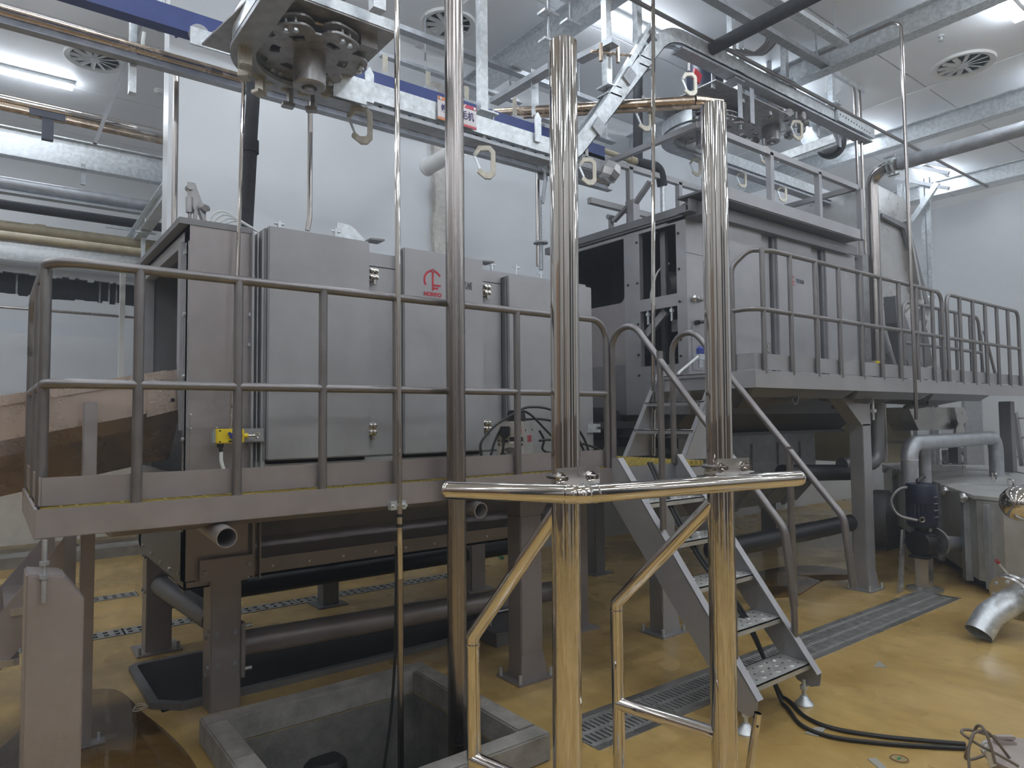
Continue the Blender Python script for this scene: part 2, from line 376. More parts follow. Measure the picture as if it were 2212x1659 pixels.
# added and unseen: columns, door panels and low bands for the chrome reflections
for i, (x, y, m) in enumerate(((-2.6, -2.2, DKGR), (-.8, -4.2, WHITE), (1.6, -4.6, DKGR), (4.6, -3.8, DKGR), (-4.4, .9, DKGR), (8.6, -3.2, DKGR), (-3.6, -.9, WHITE), (.5, -3.6, WHITE), (2.9, -3.3, WHITE))): struct('trim_%d' % (7+i), MB().box(x-.22, x+.22, y-.22, y+.22, 0, ZC), m, smooth=0)
struct('reflected_panel_1', MB().box(-4.4, -3.1, -6, -5.96, 0, 3.0), COLM, smooth=0); struct('reflected_panel_2', MB().box(1.6, 5.4, -6, -5.96, 0, 4.2), DKGR, smooth=0); struct('reflected_panel_5', MB().box(-2.2, .6, -6, -5.96, 0, 3.6), COLM, smooth=0); struct('reflected_panel_3', MB().box(-6, -5.96, -3.2, -1.4, 0, 2.8), DKGR, smooth=0); struct('reflected_panel_4', MB().box(-6, -5.96, .4, 4.6, 0, 3.8), COLM, smooth=0)
struct('reflected_band_front', MB().box(-6, XR, -5.99, -5.95, 0, 1.5), BRN, smooth=0); struct('reflected_band_left', MB().box(-5.99, -5.95, -6, 8, 0, 1.5), BRN, smooth=0)  # unseen bands added to dim the lower half of the reflections
# low white lined tank wall behind the kerb of the side bay
lw = thing('rinse_tank', 'long pale concrete coloured tank wall behind the floor kerb of the left bay', 'tank', (-1, 9.8, 0))
obj('tank_wall', MB().box(-5.9, 2.8, 9.8, 10.6, .2, 1.15), PALEC, lw, smooth=0); obj('tank_rim', MB().box(-5.9, 2.8, 9.76, 10.64, 1.15, 1.2), SHEET, lw, smooth=0)
# ceiling of long panels with joints
ceil = struct('ceiling', MB().box(-6, XR, -6, 13, ZC+.02, ZC+.14), CEILM, smooth=0)
yy = -6.
pos = [-6, -4.4, -2.8, -1.2, .4, 2.0, 3.52, 5.05, 6.6, 8.2, 9.8, 11.4, 13]
for ya, yb in zip(pos, pos[1:]):
    for xa, xb in ((-6, 3.7), (3.7, 9.36), (9.36, XR)):
        obj('ceiling_panel', MB().box(xa+.008, xb-.008, ya+.008, yb-.008, ZC, ZC+.02), CEILM, ceil, smooth=0)
cr = MB()
for xx in (3.7, 9.36): cr.box(xx-.04, xx+.04, -6, YW, ZC-.012, ZC)
struct('ceiling_joint_strip', cr, CEILM, ceil, smooth=0)
# coving between ceiling and walls
struct('trim_4', MB().prism([(1.22, YW, ZC), (1.22, YW-.12, ZC), (1.22, YW, ZC-.12)], (XR-1.22, 0, 0)), CEILM, smooth=0)
struct('trim_5', MB().prism([(XR, -6, ZC), (XR-.12, -6, ZC), (XR, -6, ZC-.12)], (0, 12.6, 0)), CEILM, smooth=0)
# foamed wall joint with pipe stub
fj = MB(); cxj = 4.12
rn = random.Random(7); L_ = []; R_ = []
for i in range(41):
    z = .0 + i*(ZC-.3)/40; L_.append((cxj-.19+rn.uniform(-.02, .02), YW-.07, z)); R_.append((cxj+.19+rn.uniform(-.02, .02), YW-.07, z))
for i in range(40):
    k0 = len(fj.v); fj.add([L_[i], R_[i], R_[i+1], L_[i+1], V(L_[i])+Y*.08, V(R_[i])+Y*.08, V(R_[i+1])+Y*.08, V(L_[i+1])+Y*.08], [(0, 1, 2, 3), (0, 3, 7, 4), (1, 5, 6, 2)])
FOAMW = mat('pale_spray_foam', (.62, .60, .56), .9, 0, .15, 20, 0, .9, 30)
struct('trim_6', fj, FOAMW, smooth=0)
p = atY(922, 362, YW-.28); q = atY(1000, 318, YW-.9)
single('wall_pipe_stub', MB().tube([p, q], .085, 18, hollow=.88).tube([p+(p-q)*.02, p+(q-p)*.05], .094, 18), WHITEP, 'short white pipe stub slanting out of the foamed wall joint', 'pipe')
# ---------------------------------------------------------------- lamps, vents
lamps = []
def lamp(x1, y, label):
    t = thing('strip_lamp', label, 'lamp', (x1-.6, y, ZC), 'ceiling strip lamps')
    obj('housing', MB().prism([(x1-1.2, y-.03, ZC), (x1-1.2, y-.055, ZC-.05), (x1-1.2, y+.055, ZC-.05), (x1-1.2, y+.03, ZC)], (1.2, 0, 0)), WHITEP, t, smooth=0)
    obj('diffuser', MB().box(x1-1.19, x1-.01, y-.05, y+.05, ZC-.085, ZC-.05), LAMPM, t, smooth=0)
    return t
names = {(2.25, 3): 'strip lamp at the far upper right above the gantry', (4.72, 2): 'strip lamp behind the rising conveyor bend', (4.72, 3): 'strip lamp behind the drive wheel at the end of the upper conveyor',
         (4.72, 4): 'strip lamp near the top of the swan neck pipe', (4.72, 5): 'small distant strip lamp by the right wall', (7.19, 0): 'strip lamp at the top left corner', (9.66, 0): 'strip lamp low on the left above the chrome rails'}
for j, y in enumerate((-5.16, -2.69, -.22, 2.25, 4.72, 7.19, 9.66)):  # seen lamp grid carried on; unseen rows are added for the room's light
    for i in range(-2, 6):
        x1 = .74+2.545*i
        if y > 6 and (i > 0): continue
        lamp(x1, y, names.get((y, i), 'white ceiling strip lamp added behind or above the camera'))
def vent(c, r, label):
    t = thing('ceiling_vent', label, 'vent', (c.x, c.y, ZC))
    obj('ring', MB().lathe([(r, 0), (r*.98, -.03), (r*.80, -.02), (r*.78, .0)], (c.x, c.y, ZC), n=36), WHITEP, t)
    obj('recess', MB().lathe([(0.001, -.004), (r*.79, -.004)], (c.x, c.y, ZC), n=36), mat('vent_shadow_grey', (.42, .44, .48), .8) if 'vent_shadow_grey' not in MATS else MATS['vent_shadow_grey'], t)
    for i in range(12):
        a = 2*math.pi*i/12; d = V((math.cos(a), math.sin(a), 0)); e = V((-d.y, d.x, .35)).normalized()
        obj('vane', MB().obox(V((c.x, c.y, ZC-.02))+d*r*.46, d*r*.32, e*r*.075, d.cross(e)*.003), FANM, t, smooth=0)
    obj('hub', MB().lathe([(r*.17, 0), (r*.17, -.03), (.001, -.035)], (c.x, c.y, ZC), n=18), FANM, t)
vent(atZ(205, 125, ZC), .30, 'round ceiling vent at left beside the white wall corner')
vent(atZ(968, 50, ZC), .29, 'round ceiling vent behind the tall tube at top centre')
vent(atZ(2080, 138, ZC), .33, 'round ceiling vent at upper right beyond the steel beam')
c = atZ(346, 195, ZC)
single('smoke_detector', MB().lathe([(.07, 0), (.07, -.02), (.045, -.045), (.001, -.05)], (c.x, c.y, ZC), n=20), WHITEP, 'small white round smoke detector on the ceiling left of the wall corner', 'detector')
c = atZ(2033, 76, ZC)
single('sprinkler_head', MB().lathe([(.03, 0), (.03, -.02), (.012, -.02), (.012, -.06), (.03, -.065), (.001, -.07)], (c.x, c.y, ZC), n=12), GALV, 'tiny sprinkler head on the ceiling right of the tall conduit', 'sprinkler')
# ---------------------------------------------------------------- main beams under the ceiling
def gbeam(p, q, label, w=.16, h=.25, m=GALV, group=None): return single('ceiling_beam', MB().sweep([p, q], ibeam(w, h, .012)), m, label, 'beam', group)
zb = 5.47
gbeam((4.42, -1, zb), (4.42, YW, zb), 'galvanised cross beam passing behind the tallest polished post')
gbeam((7.2, -1, zb), (7.2, YW, zb), 'galvanised cross beam sloping down from the top right strip lamp')
gbeam((10.05, -1, zb), (10.05, YW, zb), 'galvanised cross beam above the swan neck pipe')
gbeam((12.9, -1, zb), (12.9, YW, zb), 'most distant galvanised cross beam near the right wall')
# ================================================================ left machine
YF = 4.10
m1 = thing('dehairing_machine', 'left grey steel scraping machine with three tall doors and a red emblem', 'machine', (.87, YF, 0))
mx0, mx1, zt, zbm = .87, 3.92, 2.70, 1.28
b = MB(); b.box(1.2, mx1, YF, 5.5, zbm, zt)
obj('casing', b, STEEL, m1, bevel=.006)
b = MB(); b.box(mx0, 1.21, YF-.004, YF+.05, .72, zt+.01); obj('corner_panel', b, STEELB, m1, bevel=.006)
b = MB(); b.box(mx0+.02, 1.21, YF-.008, YF-.004, 1.3, 1.62)   # bolted lower patch
obj('patch_plate', b, STEELB, m1, smooth=0)
# open left face: frame, hood, inner wall
b = MB()
b.box(mx0, mx0+.06, YF, YF+.09, .72, zt); b.box(mx0, mx0+.06, 5.42, 5.5, .72, zt); b.box(mx0, mx0+.06, YF, 5.5, zt-.09, zt)
b.prism([(mx0-.02, YF+.09, 2.62), (mx0-.02, YF+.16, 2.62), (mx0-.02, YF+.16, 1.95), (mx0-.02, YF+.09, 1.55)], (.02, 0, 0))
obj('inlet_frame', b, STEEL, m1, smooth=0)
b = MB(); b.box(mx0-.05, mx0+.35, YF-.01, 5.52, zt, zt+.035); obj('hood_strip', b, DKSTEEL, m1, smooth=0)
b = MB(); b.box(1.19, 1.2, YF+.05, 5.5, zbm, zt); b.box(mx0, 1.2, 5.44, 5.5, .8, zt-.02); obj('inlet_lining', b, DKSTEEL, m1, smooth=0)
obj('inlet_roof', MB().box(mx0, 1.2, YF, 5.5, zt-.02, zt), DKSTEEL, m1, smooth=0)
b = MB()
for z in (2.55, 2.2, 1.85, 1.5, 1.25, 1.0): b.bolt((mx0, YF+.045, z), -X, .012, .014)
for px, py in ((545, 518), (540, 615), (540, 680), (538, 745)): b.bolt(atY(px, py, YF-.004), -Y, .012, .016)
for px, py in ((412, 895), (412, 925), (468, 924)): b.bolt(atY(px, py, YF-.01), -Y, .006, .006)
obj('bolt', b, GALV, m1, kind='stuff')
# hinge column
b = MB(); xa, xb = 1.205, 1.275
b.box(xa, xa+.012, YF-.05, YF, 1.29, zt); b.box(xa+.03, xa+.036, YF-.045, YF, 1.29, zt); b.box(xa+.052, xa+.075, YF-.06, YF, 1.3, zt+.02)
obj('hinge_column', b, STEEL, m1, smooth=0)
b = MB(); b.box(mx0+.36, mx1, YF-.03, YF, 1.285, 1.36); obj('sill_strip', b, STEEL, m1, smooth=0)
YD = YF-.085
doors = [(1.285, 1.93, 'left door'), (2.175, 2.82, 'middle door carrying the red emblem'), (3.045, 3.90, 'right door')]
for i, (a, c, l) in enumerate(doors):
    dr = obj('door', MB().box(a, c, YD, YF, 1.37 if i < 2 else 1.33, 2.745 if i < 2 else 2.66), STEEL, m1, bevel=.007)
    obj('door_seal', MB().box(a+.01, c-.01, YF-.03, YF-.002, 1.345 if i < 2 else 1.31, 1.37 if i < 2 else 1.33), BLACK, dr, smooth=0)
    obj('door_edge', MB().box(a-.016, a-.002, YD+.02, YF, 1.37, 2.73 if i < 2 else 2.65), DKSTEEL, dr, smooth=0)
for a, c in ((1.94, 2.155), (2.83, 3.025)):
    pn = obj('strip_panel', MB().box(a, c, YF-.02, YF, 1.37, 2.60), STEEL, m1, bevel=.004)
    obj('upper_strip', MB().box(a, c, YF-.018, YF, 2.606, 2.69), STEEL, m1, smooth=0)
for px, py in ((805, 596), (801, 930), (1049, 630), (1050, 923)):
    p = atY(px, py, YF-.03); b = MB()
    for dz in (.03, -.012):
        b.lathe([(.018, 0), (.02, .012), (.016, .03), (.001, .034)], p+V((-.012, 0, dz)), -Y, 10); b.lathe([(.018, 0), (.02, .012), (.016, .03), (.001, .034)], p+V((.016, 0, dz)), -Y, 10)
    b.box(p.x-.028, p.x+.03, p.y-.012, p.y+.01, p.z-.034, p.z+.05); b.cyl(p+V((.004, -.02, -.028)), p+V((.004, -.02, -.06)), .012)
    obj('door_latch', b, CHROME, m1)
# emblem
p = atY(934, 590, YD-.001); ec = atY(935, 606, YD-.001)
def flatbar(b, pts, wd, y):
    pts = [V(q) for q in pts]
    b.sweep(pts, [(0, -wd/2), (0, wd/2), (.0012, wd/2), (.0012, -wd/2)], ref=-Y)
b = MB(); r = .066
flatbar(b, circle(ec, r, 98, 212, 16, X, Z), .014, 0); flatbar(b, circle(ec, r, 80, 30, 8, X, Z), .014, 0)
flatbar(b, circle(ec+Z*r, .0105, 0, 360, 16, X, Z), .007, 0)
flatbar(b, [ec+Z*(r-.012), ec-Z*.07], .013, 0); flatbar(b, [ec+V((.004, 0, -.032)), ec+V((.063, 0, -.032))], .013, 0); flatbar(b, [ec+V((.004, 0, -.053)), ec+V((.042, 0, -.053))], .013, 0)
obj('emblem', b, RED, m1, 'red round emblem print', smooth=0)
text('lettering', 'HONYO', .036, ec+V((-.070, -.001, -.097)), X, Z, RED, m1, squeeze=1.02, bold=.0018)
tp = atY(1020, 620, YD-.001)
text('lettering', '华誉机械', .062, tp, X, Z, BLKP, m1, align='RIGHT', squeeze=.72)
# roof fittings
b = MB()
for px, py in ((603, 484), (725, 500), (1062, 572), (1115, 578), (1168, 592)):
    p = atY(px, py, YF+.05); b.cyl(p-Z*.06, p+Z*.02, .012); b.cyl(p-X*.03, p+X*.03, .008)
obj('roof_fitting', b, GALV, m1)
p = atY(768, 505, YF+.15); q = p-X*.09
obj('roof_bracket', MB().prism([p+V((-.13, 0, -.07)), p+V((.06, 0, -.09)), p+V((.06, 0, -.02)), p+V((-.03, 0, .05)), p+V((-.13, 0, .06))], (0, .006, 0)), GALV, m1, 'shiny galvanised plate bracket', smooth=0)
for px, py in ((806, 521), (1045, 568)):
    p = atY(px, py, YF); obj('roof_lug', MB().prism([p+V((-.03, -.03, 0)), p+V((.06, -.05, 0)), p+V((.06, .06, .0)), p+V((-.03, .06, .0))], (0, 0, .012)), DKSTEEL, m1, smooth=0)
# lever with turnbuckle
lv = MB(); p0 = atY(410, 478, YF+.25); p1 = atY(409, 405, YF+.25); p2 = atY(440, 478, YF+.25)
lv.tube([p0, p0+(p1-p0)*.25], .01); lv.tube([p0+(p1-p0)*.25, p0+(p1-p0)*.7], .022, 6); lv.tube([p0+(p1-p0)*.7, p1], .011)
lv.cyl(p1-Y*.03, p1+Y*.03, .02)
obj('turnbuckle', lv, GREASE, m1)
lv = MB(); pe = atY(430, 450, YF+.25)
lv.prism([p1+V((-.01, -.01, .03)), p1+V((.03, -.01, .03)), pe+V((.03, -.01, .0)), pe+V((-.03, -.01, -.02))], (0, .02, 0))
lv.beam(pe, p2, .02, .05, Y); lv.beam(atY(420, 480, YF+.25), atY(425, 445, YF+.25), .02, .025, Y); lv.beam(atY(440, 445, YF+.25)+Z*.01, atY(440, 480, YF+.25), .02, .025, Y)
lv.cyl(atY(428, 447, YF+.22), atY(453, 452, YF+.22), .012); lv.cyl(atY(445, 450, YF+.2), atY(445, 450, YF+.3), .022, 6)
obj('lever', lv, GREASE, m1, smooth=0)
hs = [(449, 487, 462, 462, 485, 457, 512, 472), (456, 489, 472, 468, 495, 465, 525, 482), (463, 491, 482, 475, 505, 472, 535, 486), (470, 492, 492, 481, 515, 478, 548, 495)]
for q in hs:
    pts = [atY(q[i], q[i+1], YF+.18) for i in (0, 2, 4, 6)] + [atY(q[6]+30, q[7]+18, YF+.2)]
    obj('air_hose', MB().tube(spline([pts[0]-Z*.03]+pts, 6), .006, 8), CLEAR, m1)
b = MB()
for px, py in ((449, 489), (456, 491), (463, 493), (470, 494)): p = atY(px, py, YF+.18); b.cyl(p-Z*.05, p+Z*.004, .011)
obj('hose_fitting', b, GALV, m1)
# underside
b = MB(); xh0, xh1 = 1.24, 3.7
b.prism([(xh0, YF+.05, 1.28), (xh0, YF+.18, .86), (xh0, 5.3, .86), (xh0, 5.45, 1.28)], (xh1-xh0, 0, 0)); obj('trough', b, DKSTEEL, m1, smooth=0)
b = MB(); b.prism([(xh0, YF+.02, .80), (xh0, YF+.2, .92), (xh0, YF+.2, .90), (xh0, YF+.02, .78)], (xh1-xh0, 0, 0)); b.box(xh0, xh1, YF, YF+.02, .70, .80); b.box(xh0, xh1, YF, 5.45, .70, .715)
obj('trough_flange', b, STEELB, m1, smooth=0)
bb = MB(); xx = 1.35
while xx < 3.6: bb.bolt((xx, YF, .75), -Y, .009, .008); xx += .22
obj('flange_bolt', bb, GALV, m1, kind='stuff')
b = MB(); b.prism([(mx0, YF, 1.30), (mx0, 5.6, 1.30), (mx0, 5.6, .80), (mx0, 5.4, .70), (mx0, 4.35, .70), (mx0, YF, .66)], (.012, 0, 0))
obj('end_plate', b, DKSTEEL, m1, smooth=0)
bb = MB()
for y, z in ((5.45, .84), (5.3, .76), (5.0, .75), (4.7, .74), (4.45, .74), (4.2, .76)): bb.bolt((mx0, y, z), -X, .012, .012)
obj('plate_bolt', bb, GALV, m1, kind='stuff')
b = MB(); b.box(mx0, 1.21, YF, YF+.012, .68, 1.30); b.box(mx0, 1.21, YF, 4.5, .68, .69); obj('end_box', b, STEELB, m1, smooth=0)
b = MB(); b.box(1.225, 1.24, YF-.03, YF+.1, .70, 1.3); b.box(1.26, 1.268, YF-.05, YF, .70, 1.3); obj('side_flange', b, STEELB, m1, smooth=0)
b = MB()
for px, py in ((418, 1163), (433, 1161)): p = atY(px, py, YF-.002); b.cyl(p, p+Y*.006, .018)
obj('bolt_hole', b, BLACK, m1)
def mleg(x0, y0, zt_, zbase, parent, m=STEELB, w_=.165, foot=False, flange=False):
    lg = obj('leg', MB().box(x0, x0+w_, y0, y0+w_, zbase, zt_), m, parent, bevel=.008)
    if foot: obj('foot_plate', MB().box(x0-.06, x0+w_+.06, y0-.06, y0+w_+.06, 0, .012), m, lg, smooth=0)
    if flange:
        f = MB(); f.box(x0-.06, x0+w_+.06, y0-.014, y0, zt_-.10, zt_+.02)
        obj('leg_flange', f, m, lg, bevel=.003)
        sp = [((x0+dx, y0-.014, zt_-.05+dz), -Y, .013, .010, 10) for dx, dz in ((-.035, .0), (w_+.035, .02))]
        sp += [((x0+dx, y0, zt_-dz-.05), -Y, .014, .010, 10) for dx in (.035, w_-.035) for dz in (.35, .52)]
        sp += [((x0, y0+.03+(.05 if dz in (.43, .63) else 0), zt_-dz), -X, .012, .012) for dz in (.38, .43, .58, .63)]
        bolts('leg_bolt', sp, GALVD, lg)
        return lg
mleg(1.0, 4.06, .82, -.02, m1, flange=True)
lg = mleg(.90, 5.36, .78, 0, m1, foot=True)
mleg(3.58, 3.87, 1.30, 0, m1, w_=.10, foot=True); mleg(3.6, 5.36, 1.28, 0, m1, foot=True); mleg(2.32, 5.72, .86, 0, m1, m=DKSTEEL, w_=.14, foot=True)
bb = MB()
for y in (5.36+.04, 5.36+.125):
    for z in (.66, .42): bb.bolt((.90, y, z), -X, .014, .012)
for dx in (.035, .13):
    for z in (.68, .42): bb.bolt((.90+dx, 5.36, z), -Y, .014, .012)
for dx, dy in ((-.04, -.03), (.2, -.03)): bb.cyl((.90+dx, 5.36+dy, 0), (.90+dx, 5.36+dy, .06), .01)
obj('rear_leg_bolt', bb, GALVD, lg, kind='stuff')
obj('tie_pipe', MB().cyl((1.14, 4.22, .30), (3.62, 4.16, .24), .075, 20), STEELB, m1)
obj('tie_pipe', MB().cyl((1.05, 5.46, .33), (4.3, 5.46, .33), .07, 20), BLACK, m1)
obj('tie_pipe', MB().cyl((.99, 5.36, .46), (1.06, 4.23, .46), .068, 20), DKSTEEL, m1)
b = MB(); b.box(1.165, 1.185, 4.05, 4.25, .16, .46)
obj('pipe_flange', b, STEELB, m1, smooth=0)
bb = MB()
for z in (.19, .43): bb.cyl((1.15, 4.1, z), (1.235, 4.1, z), .011)
obj('pipe_flange_bolt', bb, GALV, m1)
# ================================================================ inlet chute at the left
ch = thing('inlet_chute', 'bright worn sheet steel chute running into the left end of the machine', 'chute', (.4, 4.5, .9))
def prof_at(x):     # slope of the chute
    return 1.90 + (x-.87)*.205
y0, y1 = 4.25, 5.3
def sec(x):
    z = prof_at(x); return [(x, y0, z), (x, y0, z-.22), (x, y0+.06, z-.30), (x, y0+.28, z-.52), (x, y1-.28, z-.52), (x, y1-.06, z-.30), (x, y1, z-.22), (x, y1, z)]
b = MB(); A, Bq = sec(-2.2), sec(.87); n = 8
vs = [V(p) for p in A+Bq]+[V(p)+V((0, (.008 if p[1] < 4.8 else -.008), .010 if 0 < i % 8 < 7 else 0)) for i, p in enumerate(A+Bq)]
fs = []
for i in range(n-1): fs += [(i, i+1, n+i+1, n+i), (2*n+i+1, 2*n+i, 3*n+i, 3*n+i+1)]
fs += [(0, n, 3*n, 2*n), (n-1, 3*n-1, 4*n-1, 2*n-1)]
b.add(vs, fs); obj('trough_sheet', b, BRONZE, ch, smooth=0)
b = MB(); b.beam((-2.2, y0-.005, prof_at(-2.2)-.02), (.80, y0-.005, prof_at(.80)-.02), .02, .05); obj('rim', b, BRONZE, ch, smooth=0)
b = MB(); b.prism([V((.70, y0-.006, prof_at(.70)-.05)), V((.87, y0-.006, prof_at(.87)-.01)), V((.87, y0-.006, prof_at(.87)-.23)), V((.70, y0-.006, prof_at(.70)-.24))], (0, .004, 0)); e = obj('end_flange', b, BRONZE, ch, smooth=0)
k = MB()
for dz in (.07, .17): p = V((.83, y0-.0065, prof_at(.83)-dz)); k.cyl(p, p+Y*.002, .012)
obj('slot_hole', k, BLACK, e)
b = MB(); b.box(-.02, .05, y0-.012, y0, prof_at(0)-.25, prof_at(0)-.04); obj('stiffener', b, BRONZE, ch, smooth=0)
for px, py, Y0_, t in ((180, 1607, 4.03, 0), (143, 1520, 4.62, 1)):
    p = atZ(px, py, .012); lgx = MB().box(p.x-.03, p.x+.03, p.y-.03, p.y+.03, .012, 1.3 if t else prof_at(.4)-.1)
    lg = obj('leg', lgx, STEELB, ch, bevel=.004)
    obj('foot_plate', MB().box(p.x-.09, p.x+.09, p.y-.035, p.y+.035, 0, .012), STEELB, lg, smooth=0)
    k = MB(); k.cyl((p.x-.065, p.y, .01), (p.x-.065, p.y, .05), .007); k.cyl((p.x+.065, p.y, .01), (p.x+.065, p.y, .05), .007); obj('anchor_bolt', k, GALV, lg, kind='stuff')
# ================================================================ lower platform
YP, ZP = 3.0, 1.29
dk1 = thing('service_platform', 'lower service platform with tube railing in front of the left machine', 'platform', (.17, YP, 0))
XA, XB = .14, 3.06
b = MB(); b.box(XA, XB, YP-.01, YP+.0, ZP-.105, ZP); obj('front_fascia', b, STEELB, dk1, bevel=.003)
obj('end_fascia', MB().box(XA, XA+.01, YP, 4.05, ZP-.105, ZP), STEELB, dk1, smooth=0)
b = MB(); b.box(XA+.02, XB, YP+.12, 4.05, ZP-.10, ZP-.085); b.prism([(XA+.25, YP, ZP-.105), (XA+.25, YP+.12, ZP-.14), (XA+.25, YP+.5, ZP-.14), (XA+.25, YP+.55, ZP-.105)], (XB-XA-.3, 0, 0)); obj('under_tray', b, STEELB, dk1, smooth=0)
# grating: bars one way, cross rods the other
g = MB(); yy = YP+.03
while yy < 4.02: g.box(XA+.02, 4.0, yy, yy+.012, ZP-.03, ZP+.002); yy += .04
xx = XA+.03
while xx < 4.0: g.box(xx, xx+.01, YP+.02, 4.03, ZP-.02, ZP+.001); xx += .05
obj('grating', g, YGRID, dk1, kind='stuff', smooth=0)
obj('toe_board', MB().box(XA+.02, XB-.02, YP+.03, YP+.036, ZP+.008, ZP+.110), STEELB, dk1, smooth=0)
obj('toe_board', MB().box(XA+.015, XA+.021, YP+.03, 4.05, ZP+.008, ZP+.110), STEELB, dk1, smooth=0)
rr = .0195; ZT, ZM = 2.20, 1.745; yr = YP+.012; xl = .165
top = fillet([(xl, 4.05, ZT-.28), (xl, 4.05, ZT), (xl, yr, ZT), (XB-.02, yr, ZT), (XB-.02, yr, ZP)], .12, 8)
obj('top_rail', MB().tube(top, rr, 16), TUBE, dk1)
mid = fillet([(xl, 4.05, ZM), (xl, yr, ZM), (XB-.02, yr, ZM)], .10, 8)
obj('middle_rail', MB().tube(mid, rr*.95, 16), TUBE, dk1)
for xx in (.465, .84, 1.215, 1.59, 1.965, 2.34): obj('post', MB().cyl((xx, yr, ZP-.02), (xx, yr, ZT), rr, 16), TUBE, dk1)
for yy in (yr+.10, 3.5, 4.05): obj('post', MB().cyl((xl, yy, ZP-.02), (xl, yy, ZT-.02), rr, 16), TUBE, dk1)
b = MB(); b.prism([(4.0, YP+.02, ZP-.10), (4.0, 4.0, ZP-.10), (XB, 4.0, ZP-.10), (XB, YP, ZP-.10)], (0, 0, .06)); obj('landing_frame', b, STEEL, dk1, smooth=0)
obj('landing_edge', MB().box(XB, 3.66, YP-.01, YP, ZP-.10, ZP), STEEL, dk1, smooth=0)
for px, py, yq in ((490, 1162, 2.93), (1039, 1103, 2.97)):
    p = atY(px, py, yq); obj('drain_stub', MB().tube([p, p+V((-.02, .55, .05))], .042, 20, hollow=.9), STEELB, dk1)
# platform supports
def plank_leg(parent, x0, y0, w_, ztop, m=STEELB, lean=True):
    lg = obj('leg', MB().box(x0, x0+w_, y0, y0+w_*.8, 0, ztop), m, parent, bevel=.006)
    f = MB(); f.prism([(x0-.02, y0-.02, 0), (x0+w_+.02, y0-.02, 0), (x0+w_, y0-.002, .16), (x0, y0-.002, .16)], (0, .02, 0)); f.box(x0-.055, x0+w_+.055, y0-.05, y0+w_*.8+.05, 0, .014)
    obj('foot_plate', f, m, lg, smooth=0)
    k = MB()
    for dx in (-.035, w_+.035):
        for dy in (-.03, w_*.8+.03): k.cyl((x0+dx, y0+dy, .01), (x0+dx, y0+dy, .06), .011, 8)
    obj('anchor_bolt', k, GALV, lg, kind='stuff'); return lg
lg = plank_leg(dk1, 2.60, 3.33, .17, 1.0)
obj('leg_arm', MB().prism([(2.60, 3.33, 1.0), (2.77, 3.33, 1.0), (2.90, 3.33, 1.19), (2.60, 3.33, 1.19)], (0, .13, 0)), STEELB, lg, smooth=0)
# left front support with slanted head, levelling bolt
b = MB(); px0 = .115
b.prism([(px0, 2.86, 0), (px0+.17, 2.86, 0), (px0+.17, 2.86, .98), (px0+.11, 2.86, 1.07), (px0, 2.86, 1.09)], (0, .17, 0))
lg = obj('leg', b, STEELB, dk1, bevel=.006)
k = MB(); k.cyl((px0+.05, 2.852, .99), (px0+.05, 2.852, 1.2), .008, 10)
for z in (1.07, 1.115): k.cyl((px0+.05, 2.852, z), (px0+.05, 2.852, z+.014), .015, 6)
obj('levelling_bolt', k, GALVD, lg)
# left stairs hinted below the platform
s0 = thing('side_stair', 'left stair running down from the end of the lower platform', 'stair', (-.6, 3.4, 0))
pa, pb_ = atY(140, 1160, 3.75), atY(0, 1325, 3.75); dv = pb_-pa; pe_ = pa+dv*(pa.z/-dv.z)
for yy in (3.75, 4.3):
    b = MB(); o_ = V((0, yy-3.75, 0)); b.prism([pa+o_, pa+o_-Z*.27, pe_+o_+V((.17, 0, 0)), pe_+o_], (0, .01, 0)); obj('stringer', b, STEELB, s0, smooth=0)
for i in range(5):
    c = pa+dv.normalized()*(.22+.27*i); obj('tread', MB().box(c.x-.08, c.x+.14, 3.76, 4.3, c.z-.15, c.z-.12), STEELB, s0, smooth=0)
    b = MB(); b.beam((c.x-.06, 3.745, c.z-.13), (c.x+.12, 3.745, c.z-.13), .012, .03); obj('tread_edge', b, SHEET, s0, smooth=0)
# ================================================================ lower stair to the platform
st = thing('platform_stair', 'steep steel stair with curved tube handrails rising to the lower platform', 'stair', (3.35, 2.5, 0))
yt, yb = 2.97, 2.02
def stringer_pts(x):
    return [(x, yt+.02, ZP+.06), (x, yt-.03, ZP+.06), (x, yb-.0, .19), (x, yb+.01, .12), (x, yb+.06, .10), (x, yb+.14, .115), (x, yt+.02, 1.08)]
for x, sg in ((3.05, 1), (3.66, -1)):
    sr = obj('stringer', MB().prism(stringer_pts(x), (sg*.008, 0, 0)), STEEL, st, smooth=0)
    f = MB(); a, c = V((x, yt-.03, ZP+.06)), V((x, yb, .19)); f.beam(a+V((sg*.025, 0, 0)), c+V((sg*.025, 0, 0)), .05, .006, (0, .8, .6)); obj('stringer_lip', f, STEEL, sr, smooth=0)
    ft = MB(); fx = x+sg*.03; fy = yb+.09
    ft.cyl((fx, fy, .03), (fx, fy, .14), .011, 10); ft.cyl((fx, fy, .085), (fx, fy, .105), .022, 6); ft.lathe([(.05, 0), (.05, .008), (.03, .03), (.018, .05), (.001, .05)], (fx, fy, 0), n=20)
    obj('levelling_foot', ft, GALV, st)
